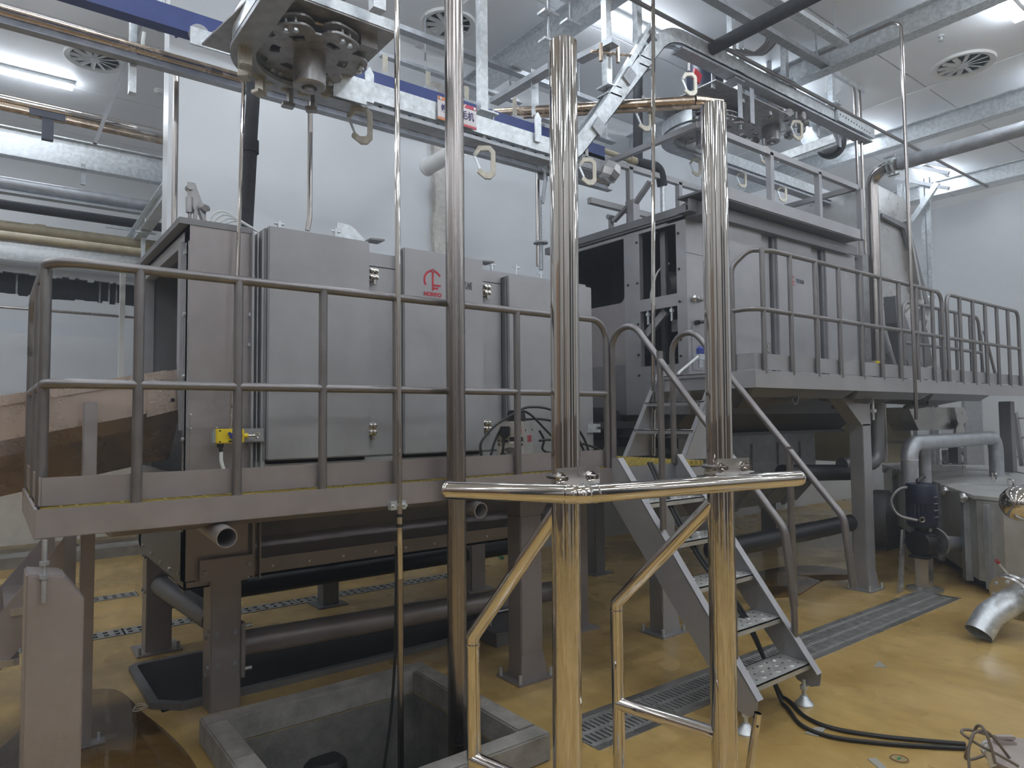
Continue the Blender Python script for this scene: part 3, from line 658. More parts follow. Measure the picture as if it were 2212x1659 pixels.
def tread(parent, c, w_, d, axis):
    b = MB()
    if axis == 'x': b.box(c.x-w_/2, c.x+w_/2, c.y-d/2, c.y+d/2, c.z-.006, c.z); b.box(c.x-w_/2, c.x+w_/2, c.y-d/2, c.y-d/2+.006, c.z-.03, c.z); b.box(c.x-w_/2, c.x+w_/2, c.y+d/2-.006, c.y+d/2, c.z-.03, c.z)
    else: b.box(c.x-d/2, c.x+d/2, c.y-w_/2, c.y+w_/2, c.z-.006, c.z); b.box(c.x-d/2, c.x-d/2+.006, c.y-w_/2, c.y+w_/2, c.z-.03, c.z)
    t = obj('tread', b, DULL if axis == 'x' else STEEL, parent, smooth=0)
    h = MB(); r = MB()
    for i in range(8):
        for j in range(3):
            u = (i+.5)/8-.5; v = (j+.5)/3-.5; p = c+(V((u*w_*.9, v*d*.8, 0)) if axis == 'x' else V((v*d*.8, u*w_*.9, 0)))
            if (i+j) % 2 == 0: r.lathe([(.016, 0), (.011, .005), (.008, .005), (.008, .001)], p, n=10)
            else: h.cyl(p, p+Z*.0012, .006, 8)
    obj('grip_dimple', r, DULL if axis == 'x' else STEEL, t, kind='stuff'); obj('grip_hole', h, BLACK, t, kind='stuff', smooth=0)
for i in range(5):
    z = .235+.215*i; y = yb+.02+(z-.12)*(yt-yb)/(ZP-.06)+.04
    tread(st, V((3.355, y, z)), .59, .20, 'x')
hr = .019
for x in (3.07, 3.64):
    top = ZP+.86; sl = (ZP-.12)/(yt-yb)
    def zline(y): return ZP+.86+(y-(yt-.22))*sl
    pth = fillet([(x, yt+.02, ZP), (x, yt+.02, top+.22), (x, yb-.16, zline(yb-.16)), (x, yb-.20, zline(yb-.16)-.36)], .13, 8)
    obj('handrail', MB().tube(pth, hr, 14), TUBE, st)
    y = yb+.14; obj('handrail_post', MB().cyl((x, y, .36), (x, y, zline(y)), hr, 14), TUBE, st)
    y = yt-.36; obj('handrail_post', MB().cyl((x, y, ZP-.33), (x, y, zline(y)), hr, 14), TUBE, st)
# ================================================================ upper stair from the platform to the gantry deck
s2 = thing('upper_stair', 'short steep stair climbing from the lower platform to the upper deck', 'stair', (4.2, 3.45, ZP))
for yy, sg in ((3.77, -1), (3.17, 1)):
    b = MB(); b.prism([(3.97, yy, ZP), (4.43, yy, 2.02), (4.62, yy, 2.02), (4.62, yy, 1.92), (4.27, yy, ZP)], (0, sg*.008, 0)); sr = obj('stringer', b, STEEL, s2, smooth=0)
    f = MB(); f.beam((3.97, yy+sg*.02, ZP), (4.43, yy+sg*.02, 2.02), .04, .006, (-.8, 0, .5)); obj('stringer_lip', f, STEEL, sr, smooth=0)
for i, (x, z) in enumerate(((4.17, 1.50), (4.31, 1.715), (4.46, 1.93))): tread(s2, V((x, 3.47, z)), .58, .17, 'y')
# ================================================================ right machine
XM, YM = 5.0, 3.93
m2 = thing('scalding_machine', 'tall grey steel machine behind the upper deck with open end bays', 'machine', (XM, YM, 0))
def yx(px, py): return atX(px, py, XM)
yA0, yA1 = yx(1380, 505).y, yx(1459, 482).y; zA1, zA0 = yx(1420, 494).z, yx(1422, 641).z
zC1, zC0 = yx(1422, 667).z, yx(1425, 789).z
yB = yx(1348, 580).y; zB1 = yx(1348, 515).z; zB0 = yx(1312, 654).z-.03
YE, ZTOP, ZB = 5.75, 3.44, 1.62
def face(y0, y1, z0, z1, m=STEEL, t=.03, nm='end_frame'): return obj(nm, MB().box(XM, XM+t, y0, y1, z0, z1), m, m2, smooth=0)
face(YM, yA1, ZB, ZTOP); face(yA1, yA0, zA1, ZTOP); face(yA1, yA0, zC1, zA0); face(yA1, yA0, ZB, zC0)
face(yA0, yB, ZB, ZTOP, t=.05); face(yB, YE, zB1, ZTOP)
# rounded sill below the second opening
b = MB(); rC = .07
b.prism([(XM, yB, zB0-.62), (XM, yB, zB0+rC)]+[V(p) for p in circle((XM, yB+rC, zB0+rC), rC, 180, 270, 6, Y, Z)]+[(XM, YE, zB0), (XM, YE, zB0-.62)], (.05, 0, 0))
obj('sill_panel', b, STEELB, m2, smooth=0)
face(yB, YE, ZB, zB0-.62, DKSTEEL, .04, 'lower_panel')
# interior lining in near black: the shade of the bays is in its colour
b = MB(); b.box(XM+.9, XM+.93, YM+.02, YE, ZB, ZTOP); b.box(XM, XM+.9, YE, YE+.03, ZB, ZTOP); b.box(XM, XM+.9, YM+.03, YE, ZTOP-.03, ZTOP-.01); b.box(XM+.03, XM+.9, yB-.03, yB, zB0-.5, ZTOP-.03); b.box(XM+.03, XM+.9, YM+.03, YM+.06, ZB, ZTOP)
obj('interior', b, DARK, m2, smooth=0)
b = MB(); b.box(XM+.12, XM+.16, yA0-.22, yA0-.16, zA0, zA1); b.box(XM+.3, XM+.34, yA0-.05, yA0, zC0, zA1); obj('inner_column', b, DKSTEEL, m2, smooth=0)
cy = (yA0+yA1)/2-.03
b = MB(); b.cyl((XM+.3, cy, zA0+.28), (XM+.3, cy, zA1-.06), .045, 16); b.cyl((XM+.3, cy, zA0+.16), (XM+.3, cy, zA0+.3), .06, 16); obj('lift_cylinder', b, BRUSH, m2)
b = MB(); b.lathe([(.15, -.1), (.17, -.08), (.17, .06), (.12, .1), (.001, .1)], (XM+.25, cy+.05, zA0+.1), (-1, .3, 0), 20); b.box(XM+.15, XM+.4, yA1+.02, yA1+.22, zA0+.01, zA0+.2); obj('gear_motor', b, BLACK, m2)
b = MB(); b.tube(spline([(XM+.2, cy+.05, zA0+.35), (XM+.15, cy+.15, zA0+.28), (XM+.15, cy+.24, zA0+.1), (XM+.15, cy+.25, zA0)], 6), .01, 8); obj('inner_hose', b, CLEAR, m2)
b = MB(); b.beam((XM+.08, yA0-.01, zC0+.32), (XM+.08, cy, zC1-.02), .04, .07); obj('brace', b, STEEL, m2, smooth=0)
b = MB(); b.box(XM+.15, XM+.3, cy-.12, cy+.0, zC0+.32, zC1-.1); obj('junction_box', b, DKSTEEL, m2, smooth=0)
b = MB()
for y, z in ((yA0+.03, 3.3), (yA0+.03, 2.9), (yA0+.03, 2.5), (yA0+.03, 2.2), (yA0+.03, 2.0), (yA1-.03, 3.28), (yA1-.03, 2.95), (yA1-.03, 2.65), (yA1-.03, 2.3), (yA1-.03, 2.15), (yA1-.03, 1.9), ((yA0+yA1)/2, 3.34), (yB-.05, 2.9), (yB-.05, 2.5)): b.bolt((XM, y, z), -X, .012, .008)
obj('panel_bolt', b, BLACK, m2, kind='stuff')
for y in (yA0-.08, yA1+.08):
    b = MB(); b.cyl((XM+.02, y, zC1-.13), (XM+.02, y, zC1), .012, 8); b.cyl((XM+.02, y, zC1-.05), (XM+.02, y, zC1-.02), .024, 6); obj('hanging_bolt', b, GALV, m2)
# front
obj('front_casing', MB().box(XM+.032, 8.35, YM, YM+.03, ZB, 3.52), DKSTEEL, m2, smooth=0)
obj('front_panel', MB().box(XM, 5.42, YM-.012, YM, 3.09, 3.44), STEEL, m2, smooth=0)
fp = obj('front_panel', MB().box(XM, 5.42, YM-.012, YM, 1.95, 3.085), STEEL, m2, smooth=0)
obj('patch_plate', MB().box(5.05, 5.40, YM-.018, YM-.012, 2.02, 2.42), STEEL, fp, smooth=0)
p = atY(1498, 645, YM-.02); b = MB(); b.lathe([(.03, 0), (.03, .02), (.012, .03), (.012, .06), (.001, .06)], p, -Y, 12); b.lathe([(.025, 0), (.02, .03), (.001, .035)], p+X*.1, -Y, 10); b.cyl(p+V((0, -.04, 0)), p+V((.1, -.03, 0)), .012); obj('panel_latch', b, CHROME, fp)
p = atY(1504, 697, YM-.02); b = MB(); b.cyl(p, p-Y*.03, .022); b.cyl(p-Y*.03, p+V((.09, -.05, .01)), .014); obj('crank_handle', b, BLACK, fp)
for a, c in ((5.55, 6.10), (6.37, 7.04), (7.33, 8.0)):
    dr = obj('door', MB().box(a, c, 3.85, YM, 1.98, 3.495), STEEL, m2, bevel=.006)
    obj('door_edge', MB().box(a-.05, a-.004, 3.87, YM, 1.98, 3.47), DKSTEEL, dr, smooth=0)
for a, c in ((6.11, 6.30), (7.05, 7.26)): obj('strip_panel', MB().box(a, c, YM-.03, YM, 1.95, 3.46), STEEL, m2, smooth=0)
for px, py in ((1655, 760), (1858, 782)):
    p = atY(px, py, 3.84); b = MB(); b.lathe([(.018, 0), (.018, .03), (.001, .034)], p, -Y, 10); b.lathe([(.018, 0), (.018, .03), (.001, .034)], p+Z*.05, -Y, 10); obj('door_latch', b, CHROME, m2)
pe = atY(1712, 604, 3.849); b = MB(); r = .036
flatbar(b, circle(pe, r, 98, 212, 12, X, Z), .008, 0); flatbar(b, circle(pe, r, 80, 30, 6, X, Z), .008, 0); flatbar(b, [pe+Z*r, pe-Z*.04], .008, 0); flatbar(b, [pe-Z*.018, pe+V((.034, 0, -.018))], .008, 0); flatbar(b, [pe-Z*.031, pe+V((.024, 0, -.031))], .007, 0)
obj('emblem', b, RED, m2, 'small faded red emblem print', smooth=0)
text('lettering', 'HONYO', .02, pe+V((-.035, -.001, -.056)), X, Z, RED, m2)
p = atY(1719, 607, 3.849); text('lettering', '华誉机械', .05, p, X, Z, BLKP, m2, squeeze=.8)
# roof edge and gutter
YR = 3.65; zr = atY(1571, 402, YR).z; zr2 = atY(1571, 290, YR).z; xr0, xr1 = 4.9, atY(1858, 489, YR).x
b = MB(); b.box(xr0, xr1, YR, YR+.012, zr-.11, zr); obj('roof_fascia', b, STEEL, m2, smooth=0)
b = MB(); b.box(xr0, xr1, YR+.012, YM, zr-.12, zr-.10); b.box(xr0, xr1+.2, YR+.14, YR+.16, zr-.24, zr-.14); b.box(xr0, xr1, YR+.14, YM, zr-.25, zr-.24); obj('gutter', b, DKSTEEL, m2, smooth=0)
b = MB(); b.box(XM-.04, XM+.32, YM-.05, YE+.1, ZTOP+.0, ZTOP+.07); b.box(XM-.02, XM+.0, YM, YE, ZTOP-.02, ZTOP+.03); obj('roof_edge', b, DKSTEEL, m2, smooth=0)
b = MB(); q = atX(1487, 440, XM); b.prism([q+V((0, .25, -.06)), q+V((0, .05, .02)), q+V((0, -.05, .02)), q+V((0, -.18, -.03)), q+V((0, -.18, -.13)), q+V((0, .25, -.13))], (.2, 0, 0)); obj('roof_fin', b, DKSTEEL, m2, smooth=0)
b = MB(); b.box(XM+.3, 8.2, YM, YE, ZTOP+.0, ZTOP+.03); obj('roof_sheet', b, STEEL, m2, smooth=0)
YQ = 4.75; tw = .055
def sq(name, p, q, w_=tw): return obj(name, MB().beam(p, q, w_, w_), STEEL, m2, smooth=0)
sq('roof_rail', (xr0, YR+.03, zr2), (xr1, YR+.03, zr2)); sq('roof_rail', (xr0-.3, YQ, zr2), (xr1, YQ, zr2)); sq('roof_rail', (xr0-.3, YQ, zr2-.45), (xr1-1.2, YQ, zr2-.45)); sq('roof_rail', (xr1, YR+.03, zr2), (xr1, YQ, zr2)); sq('roof_rail', (xr0, YR+.03, zr2), (xr0, YQ, zr2), .05)
for px in (1664, 1767, 1856): p = atY(px, 400, YR+.03); sq('roof_post', (p.x, YR+.03, zr-.1), (p.x, YR+.03, zr2))
for px in (1360, 1466): p = atY(px, 400, YQ); sq('roof_post', (p.x, YQ, ZTOP), (p.x, YQ, zr2))
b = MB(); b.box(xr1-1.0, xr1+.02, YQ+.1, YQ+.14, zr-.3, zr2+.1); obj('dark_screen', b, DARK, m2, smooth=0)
p0, p1, p2, p3 = atX(1320, 478, XM+.05), atX(1362, 440, XM+.05), atX(1370, 500, XM+.05), atX(1405, 392, XM+.05)
b = MB(); b.beam(p0-Z*.13, p0+Z*.05, .03, .05, X); b.beam(atX(1326, 478, XM+.05), p1, .03, .05, X); b.beam(p2-Z*.05, atX(1368, 440, XM+.05)+Z*.03, .08, .09, X); b.beam(atX(1372, 440, XM+.05), p3, .03, .06, X)
b.cyl(p0+V((-.05, 0, .04)), p0+V((.05, 0, .04)), .025); b.cyl(p1+V((-.05, 0, 0)), p1+V((.05, 0, 0)), .025); obj('roof_bracket', b, STEEL, m2)
# hopper below
b = MB(); b.prism([(XM+.1, YM+.1, ZB), (XM+.1, 4.25, 1.42), (XM+.1, 5.3, 1.42), (XM+.1, 5.6, ZB)], (3.2, 0, 0)); obj('hopper', b, DKSTEEL, m2, smooth=0)
obj('hopper_flange', MB().box(XM+.1, 8.25, 4.16, 5.4, 1.40, 1.43), DKSTEEL, m2, smooth=0)
b = MB(); b.prism([(XM+.2, 4.3, 1.40), (XM+.2, 4.3, .85), (XM+.2, 4.55, .58), (XM+.2, 5.0, .58), (XM+.2, 5.25, .85), (XM+.2, 5.25, 1.40)], (2.6, 0, 0)); obj('screw_trough', b, GALVD, m2, smooth=0)
for x in (5.9, 6.5, 7.0, 7.45):
    b = MB(); b.prism([(x, 4.28, 1.3), (x, 4.28, .84), (x, 4.54, .55), (x, 4.56, .6), (x, 4.31, .86), (x, 4.31, 1.3)], (.07, 0, 0)); obj('trough_rib', b, GALVD, m2, smooth=0)
b = MB(); b.tube([atY(1690, 1022, 3.35), atY(1858, 1020, 3.35)], .075, 18); b.tube([(4.3, 3.2, atY(1700, 1157, 3.2).z), (6.4, 3.2, atY(1700, 1157, 3.2).z)], .075, 18); obj('tie_pipe', b, BLACK, m2)
obj('motor', MB().lathe([(.13, 0), (.15, .03), (.15, .30), (.10, .33), (.001, .33)], (5.05, 4.9, 1.55), (-1, 0, .0), 20), BLACK, m2)
for x in (5.1, 5.6): obj('lower_beam', MB().box(x, x+.08, 4.2, 5.5, 1.3, 1.4), BLACK, m2, smooth=0)
b = MB(); b.box(4.0, 5.2, 4.3, 4.36, 1.50, 1.56); b.box(4.0, 5.2, 4.3, 4.36, 1.1, 1.24); b.box(4.0, 5.2, 4.9, 4.96, 1.3, 1.4); obj('linking_beam', b, DARK, m2, smooth=0)
mleg(4.95, 5.1, ZB, 0, m2, m=DKSTEEL, w_=.14, foot=True); mleg(8.1, 5.1, ZB, 0, m2, m=DKSTEEL, w_=.14, foot=True)
# valve by the stair head
vl = thing('drain_valve', 'small blue topped valve with a clear hose at the head of the upper stair', 'valve', atY(1513, 800, 3.8))
p = atY(1513, 770, 3.8); b = MB(); b.cyl(p-Z*.10, p-Z*.02, .022); b.box(p.x-.04, p.x+.03, p.y-.03, p.y+.03, p.z-.03, p.z+.02); obj('valve_body', b, GALV, vl)
obj('valve_cap', MB().lathe([(.035, 0), (.035, .05), (.02, .07), (.001, .07)], p+Z*.02, n=14), BLUEP, vl)
obj('hose', MB().tube(spline([p-X*.03, atY(1490, 785, 3.8), atY(1472, 800, 3.8), atY(1464, 808, 3.8)], 6), .012, 8), CLEAR, vl)
# ================================================================ upper deck
YU, ZU, XU = 2.85, 1.93, 4.39
dk2 = thing('gantry_deck', 'upper walkway deck with long tube railing in front of the right machine', 'platform', (XU, YU, 0))
XUE = 10.6
obj('front_fascia', MB().box(XU, XUE, YU, YU+.008, ZU-.125, ZU), STEEL, dk2, smooth=0)
obj('end_fascia', MB().box(XU, XU+.008, YU+.008, YM-.1, ZU-.125, ZU), STEEL, dk2, smooth=0)
obj('deck_plate', MB().box(XU+.008, XUE, YU+.008, YM-.05, ZU-.03, ZU-.003), STEEL, dk2, smooth=0)
obj('toe_board', MB().box(XU+.04, XUE, YU+.03, YU+.036, ZU+.012, ZU+.13), STEEL, dk2, smooth=0)
obj('toe_board', MB().box(XU+.03, XU+.036, YU+.03, YU+.3, ZU+.012, ZU+.13), STEEL, dk2, smooth=0)
xg = XU+.02
for i in range(3):
    xa = XU+.0+i*1.55; b = MB()
    b.prism([(xa, YU+.02, ZU-.125), (xa+1.5, YU+.02, ZU-.125), (xa+1.42, YU+.10, ZU-.19), (xa+.08, YU+.10, ZU-.19)], (0, .03, 0))
    b.prism([(xa+.05, YU+.06, ZU-.14), (xa+1.45, YU+.06, ZU-.14), (xa+.9, YU+.55, ZU-.27), (xa+.55, YU+.55, ZU-.27)], (0, .0, .03)); obj('under_gusset', b, DKSTEEL, dk2, smooth=0)
ZUT, ZUM = 2.84, 2.385; yu = YU+.012; r_ = .019; X1E = 7.74; X2S, X2E = 7.86, 10.0
obj('top_rail', MB().tube(fillet([(XU+.02, yu+.18, ZU-.02), (XU+.02, yu+.18, ZUT-.12), (XU+.10, yu+.08, ZUT), (XU+.28, yu, ZUT), (X1E, yu, ZUT), (X1E, yu, ZU)], .12, 8), r_, 14), TUBE, dk2)
obj('middle_rail', MB().tube(fillet([(XU+.02, yu+.18, ZUM), (XU+.02, yu+.06, ZUM), (XU+.1, yu, ZUM), (X1E, yu, ZUM)], .08, 6), r_, 14), TUBE, dk2)
for i in range(9): x = 4.53+.372*i; obj('post', MB().cyl((x, yu, ZU-.02), (x, yu, ZUT), r_, 14), TUBE, dk2)
obj('top_rail', MB().tube(fillet([(X2S, yu, ZU), (X2S, yu, ZUT), (X2E, yu, ZUT), (X2E, yu, ZU)], .10, 8), r_, 14), TUBE, dk2)
obj('middle_rail', MB().tube([(X2S, yu, ZUM), (X2E, yu, ZUM)], r_, 14), TUBE, dk2)
for i in range(5): x = 8.2+.36*i; obj('post', MB().cyl((x, yu, ZU-.02), (x, yu, ZUT), r_, 14), TUBE, dk2)
for px, py in ((1719, 862), (1879, 862), (2003, 868)):
    p = atY(px, py, 2.93 if px < 1990 else 3.1); obj('drain_stub', MB().tube([p, p+V((-.02, .45, .04))], .045, 18, hollow=.86), DKSTEEL, dk2)
# deck legs
lg = plank_leg(dk2, 6.37, 3.05, .16, 1.52, STEEL)
obj('leg_arm', MB().prism([(6.37, 3.05, 1.5), (6.53, 3.05, 1.5), (6.53, 3.05, 1.72), (6.30, 3.05, 1.76), (6.0, 3.05, 1.76)], (0, .13, 0)), STEEL, lg, smooth=0)
lg = plank_leg(dk2, 3.95, 3.38, .16, 1.25, STEEL)
p = atY(2188, 900, 3.05); plank_leg(dk2, p.x-.08, 3.05, .16, 1.75, DKSTEEL)
bb = MB(); bb.cyl((6.56, 3.04, 1.55), (6.56, 3.04, 1.85), .012); bb.cyl((6.56, 3.04, 1.62), (6.56, 3.04, 1.65), .03, 6); obj('levelling_bolt', bb, GALV, dk2)
# rear deck railing seen through the front one
rd = thing('rear_railing', 'shorter rear tube railing seen through the upper deck railing', 'railing', (8, 4, ZU))
pr_ = atZ(1955, 652, ZUT); pq = atZ(2108, 686, ZUT); yb2 = pr_.y
obj('top_rail', MB().tube(fillet([(pr_.x-.06, yb2, ZU), (pr_.x-.06, yb2, ZUT), (pq.x, yb2, ZUT), (pq.x+.12, yb2, ZU)], .12, 6), r_, 12), TUBE, rd)
obj('middle_rail', MB().tube([(pr_.x-.06, yb2, ZUM), (pq.x+.05, yb2, ZUM)], r_, 12), TUBE, rd)
for k in range(1, 5): x = pr_.x+(pq.x-pr_.x)*k/4.6; obj('post', MB().cyl((x, yb2, ZU), (x, yb2, ZUT), r_, 12), TUBE, rd)
# stair rails at the far end
p = atZ(2122, 720, 2.7)
obj('stair_rail', MB().tube(fillet([(p.x-.06, p.y, ZU), (p.x-.06, p.y, 2.72), (p.x+.08, p.y, 2.72), (p.x+.55, p.y, ZU)], .06, 6), r_, 12), TUBE, rd)
fs2 = thing('far_ladder_stair', 'distant dark stair leaning at the right edge behind the deck leg', 'stair', (10.8, 3.2, 0))
pa, pb_ = atY(2192, 890, 3.4), atY(2210, 1010, 3.4)
b = MB(); b.beam(pa, pb_+(pb_-pa)*1.2, .05, .1); obj('stringer', b, STEEL, fs2, smooth=0)
for t in (.1, .45, .8, 1.15): q = pa+(pb_-pa)*t; obj('tread', MB().box(q.x, q.x+.7, q.y-.12, q.y+.1, q.z-.02, q.z), STEEL, fs2, smooth=0)
# yellow safety switch on the upper deck
def rope_switch(p, s, label, cable=False):
    t = thing('rope_pull_switch', label, 'switch', p)
    obj('switch_body', MB().box(p.x-.075*s, p.x+.075*s, p.y-.035*s, p.y+.02*s, p.z-.04*s, p.z+.04*s), YELLOW, t, bevel=.006*s)
    obj('end_cap', MB().box(p.x-.09*s, p.x-.075*s, p.y-.025*s, p.y+.02*s, p.z-.035*s, p.z+.035*s), GALVD, t, smooth=0)
    k = MB(); k.cyl(p+V((.012*s, -.036*s, 0)), p+V((.012*s, -.046*s, 0)), .018*s, 14); k.beam(p+V((.012*s, -.043*s, .0)), p+V((-.012*s, -.043*s, .02*s)), .012*s, .01*s, -Y); obj('reset_knob', k, BLUEP, t)
    obj('stop_button', MB().lathe([(.018*s, 0), (.018*s, .01*s), (.001, .013*s)], p+V((.045*s, -.035*s, 0)), -Y, 14), REDC, t)
    k = MB(); k.box(p.x-.01*s, p.x+.016*s, p.y-.0362*s, p.y-.035*s, p.z-.032*s, p.z-.024*s)
    for dx, dz in ((-.055, .03), (-.055, -.03)): k.cyl(p+V((dx*s, -.035*s, dz*s)), p+V((dx*s, -.0365*s, dz*s)), .005*s)
    obj('switch_mark', k, BLACK, t, smooth=0)
    k = MB(); k.cyl(p+V((.075*s, -.01*s, 0)), p+V((.10*s, -.01*s, 0)), .015*s); obj('rope_gland', k, YELLOW, t)
    k = MB(); k.tube(circle(p+V((.15*s, -.01*s, 0)), .014*s, 0, 360, 12, X, Z), .004*s, 8); k.cyl(p+V((.10*s, -.01*s, 0)), p+V((.137*s, -.01*s, 0)), .006*s); obj('pull_eye', k, CHROME, t)
    return t
p = atY(494, 942, 3.98); t = rope_switch(p, 1., 'yellow pull rope switch on the front of the left machine corner')
obj('mounting_plate', MB().box(p.x+.06, p.x+.20, p.y+.03, p.y+.04, p.z-.04, p.z+.04).box(p.x-.08, p.x+.2, p.y+.02, p.y+.03, p.z-.035, p.z-.02), STEEL, t, smooth=0)
k = MB(); k.cyl(p+V((-.045, -.005, -.04)), p+V((-.045, -.005, -.06)), .018); k.cyl(p+V((-.045, -.005, -.06)), p+V((-.04, -.005, -.085)), .010); obj('cable_gland', k, BLACK, t)
obj('sleeve_hose', MB().tube(spline([p+V((-.04, -.005, -.085)), p+V((-.038, -.005, -.14)), p+V((-.015, -.005, -.20)), p+V((.025, -.005, -.225)), p+V((.045, -.005, -.20)), p+V((.043, -.005, -.10)), p+V((.043, -.005, -.07))], 6), .010, 10), CLEAR, t)
p = atY(1894, 788, 3.2); rope_switch(p, .9, 'yellow pull rope switch lying on the upper deck below the big pipe')
# ================================================================ overhead conveyors
YA = 4.0; KS = YA/4.2
def rail_parts(parent, path, ref, m=GALV, w_=.12, hh=.125, lower=True):
    """two side plates with bottom lips around a chain channel"""
    a = w_/2
    obj('side_rail', MB().sweep(path, [(0, a), (hh, a), (hh, a-.03), (hh-.006, a-.03), (hh-.006, a-.006), (.006, a-.006), (.006, a-.035), (0, a-.035)], ref), m, parent)
    obj('side_rail', MB().sweep(path, [(0, -a), (hh, -a), (hh, -a+.03), (hh-.006, -a+.03), (hh-.006, -a+.006), (.006, -a+.006), (.006, -a+.035), (0, -a+.035)], ref), m, parent)
    if lower: obj('guide_rail', MB().sweep(path, [(-.055, -a-.01), (-.03, -a-.01), (-.03, a-.0), (-.055, a-.0)], ref), GALVD, parent)
def chain_along(parent, path, step=.1, z=0., ref=Z):
    b = MB(); P = [V(p) for p in path]; d = 0.; nxt = 0.
    for p, q in zip(P, P[1:]):
        l = (q-p).length; t = (q-p).normalized()
        while nxt <= d+l:
            c = p+t*(nxt-d)+V(ref)*z
            b.beam(c-t*step*.38, c+t*step*.38, .022, .03, ref); s_ = t.cross(V(ref)).normalized(); b.cyl(c+t*step*.5-s_*.03, c+t*step*.5+s_*.03, .016, 8); nxt += step
        d += l
    return obj('chain', b, GREASE, parent, kind='stuff')
tA = thing('overhead_conveyor', 'overhead chain conveyor rail that carries the printed sign and climbs to the right', 'conveyor', (2.5, YA, 3.76))
zA = atY(900, 250, YA).z-.02
i0, i1 = atY(1225, 312, YA), atY(1420, 150, YA); xL = atY(1530, 150, YA)
zL = atY(1700, 218, YA).z; XEA = atY(1872, 300, YA).x
RS = .36*KS; XS = 1.46*KS-RS
turn = circle((XS+RS, YA-RS, zA), RS, 180, 90, 14)
pathA = [V((XS, .8, zA))]+[V(p) for p in turn]+[V((3.45, YA, zA))]
rail_parts(tA, pathA, (0, 0, 1))
sl0 = i0.x+.05; slope = (zL-zA)/(xL.x-.62-sl0)
cl = fillet([(3.45, YA, zA), (sl0-.0, YA, zA), (xL.x-.62, YA, zL), (XEA, YA, zL)], .42, 12)
# in the climbing part the plates stand square to the chain
def climb(parent, path, nm, u0, u1, v0, v1, m):
    b = MB(); P = path; n = len(P); vs = []
    for i in range(n):
        t = (P[min(i+1, n-1)]-P[max(i-1, 0)]).normalized(); up = t.cross(-Y).normalized(); up = up if up.z > 0 else -up
        for u, v in ((u0, v0), (u1, v0), (u1, v1), (u0, v1)): vs.append(P[i]+up*u+Y*v)
    fs = [(i*4+j, i*4+(j+1) % 4, (i+1)*4+(j+1) % 4, (i+1)*4+j) for i in range(n-1) for j in range(4)]+[(0, 1, 2, 3), tuple(range(4*n-4, 4*n))]
    b.add(vs, fs); return obj(nm, b, m, parent)
climb(tA, cl, 'side_rail', 0, .135, -.06, -.05, GALV); climb(tA, cl, 'side_rail', 0, .135, .05, .06, GALV); climb(tA, cl, 'lip', 0, .006, -.06, -.025, GALV); climb(tA, cl, 'lip', 0, .006, .025, .06, GALV)
climb(tA, [p for p in cl if p.x > xL.x-.5], 'guide_rail', -.05, -.03, -.075, .06, GALVD)
lv_ = [p for p in cl if p.x > xL.x-.2]; climb(tA, lv_, 'lower_guide', -.20, -.15, -.07, -.05, GALVD); climb(tA, lv_, 'lower_guide', -.20, -.19, -.07, .07, GALVD); chain_along(tA, lv_, .13, -.12)
for i in range(6):
    q = V((xL.x+.15+i*.5, YA, zL)); obj('guide_bracket', MB().box(q.x-.025, q.x+.025, YA+.05, YA+.06, zL-.2, zL+.1), GALVD, tA, smooth=0)
chain_along(tA, pathA, .11, .03); chain_along(tA, cl, .11, .05, ref=(0, 0, 1))
b = MB(); q0, q1 = V((sl0+.15, YA-.03, zA+.30)), V((xL.x-.85, YA-.03, zL+.06)); t = (q1-q0).normalized(); b.beam(q0, q1, .05, .05, Y)
obj('tension_bar', b, GALV, tA, smooth=0)
for k_, (w1, l1) in {.06: (.11, .12), .52: (.10, .14), .93: (.11, .05)}.items():
    c = q0+(q1-q0)*k_-t.cross(Y)*.05; obj('clamp_block', MB().obox(c, t*l1*.5, Y*.05, t.cross(Y)*w1*.5), GALVD, tA, smooth=0)
c = q0+(q1-q0)*.5; b = MB(); b.cyl(c+V((-.35, 0, .10)), c+V((.15, 0, .22)), .013); b.cyl(c+V((-.28, -.04, .02)), c+V((-.28, -.04, .17)), .018, 6); b.cyl(c+V((-.08, -.04, .07)), c+V((-.08, -.04, .25)), .018, 6); obj('tension_screw', b, BRASSY, tA)
for px, py in ((797, 192), (1161, 282)): p = atY(px, py, YA-.07); obj('joint_plate', MB().prism([p+V((-.03, -.01, -.09)), p+V((-.03, -.01, .10)), p+V((.0, -.01, .14)), p+V((.03, -.01, .10)), p+V((.03, -.01, -.09))], (0, .01, 0)), GALV, tA, smooth=0)
p = atY(752, 186, YA-.09); obj('end_shield', MB().box(p.x-.10, p.x+.12, p.y-.01, p.y+.0, p.z-.09, p.z+.07), GALV, tA, smooth=0)
b = MB(); b.box(XEA-.9, XEA, YA-.10, YA-.065, zL-.01, zL+.12); obj('end_plate', b, GALV, tA, smooth=0)
b = MB()
for i in range(12): q = V((XEA-.85+.065*i, YA-.10, zL+.07-.004*i)); b.cyl(q, q-Y*.003, .01, 8)
obj('plate_hole', b, BLACK, tA, kind='stuff')
for px, py in ((1563, 170), (1578, 176)):
    pass
for px, py, hh in ((1598, 215, .34), (1624, 225, .36)):
    p = atY(px, py, YA-.09); obj('side_strap', MB().box(p.x-.035, p.x+.035, p.y-.006, p.y, p.z-hh*.55, p.z+hh*.45), GALVD, tA, smooth=0)
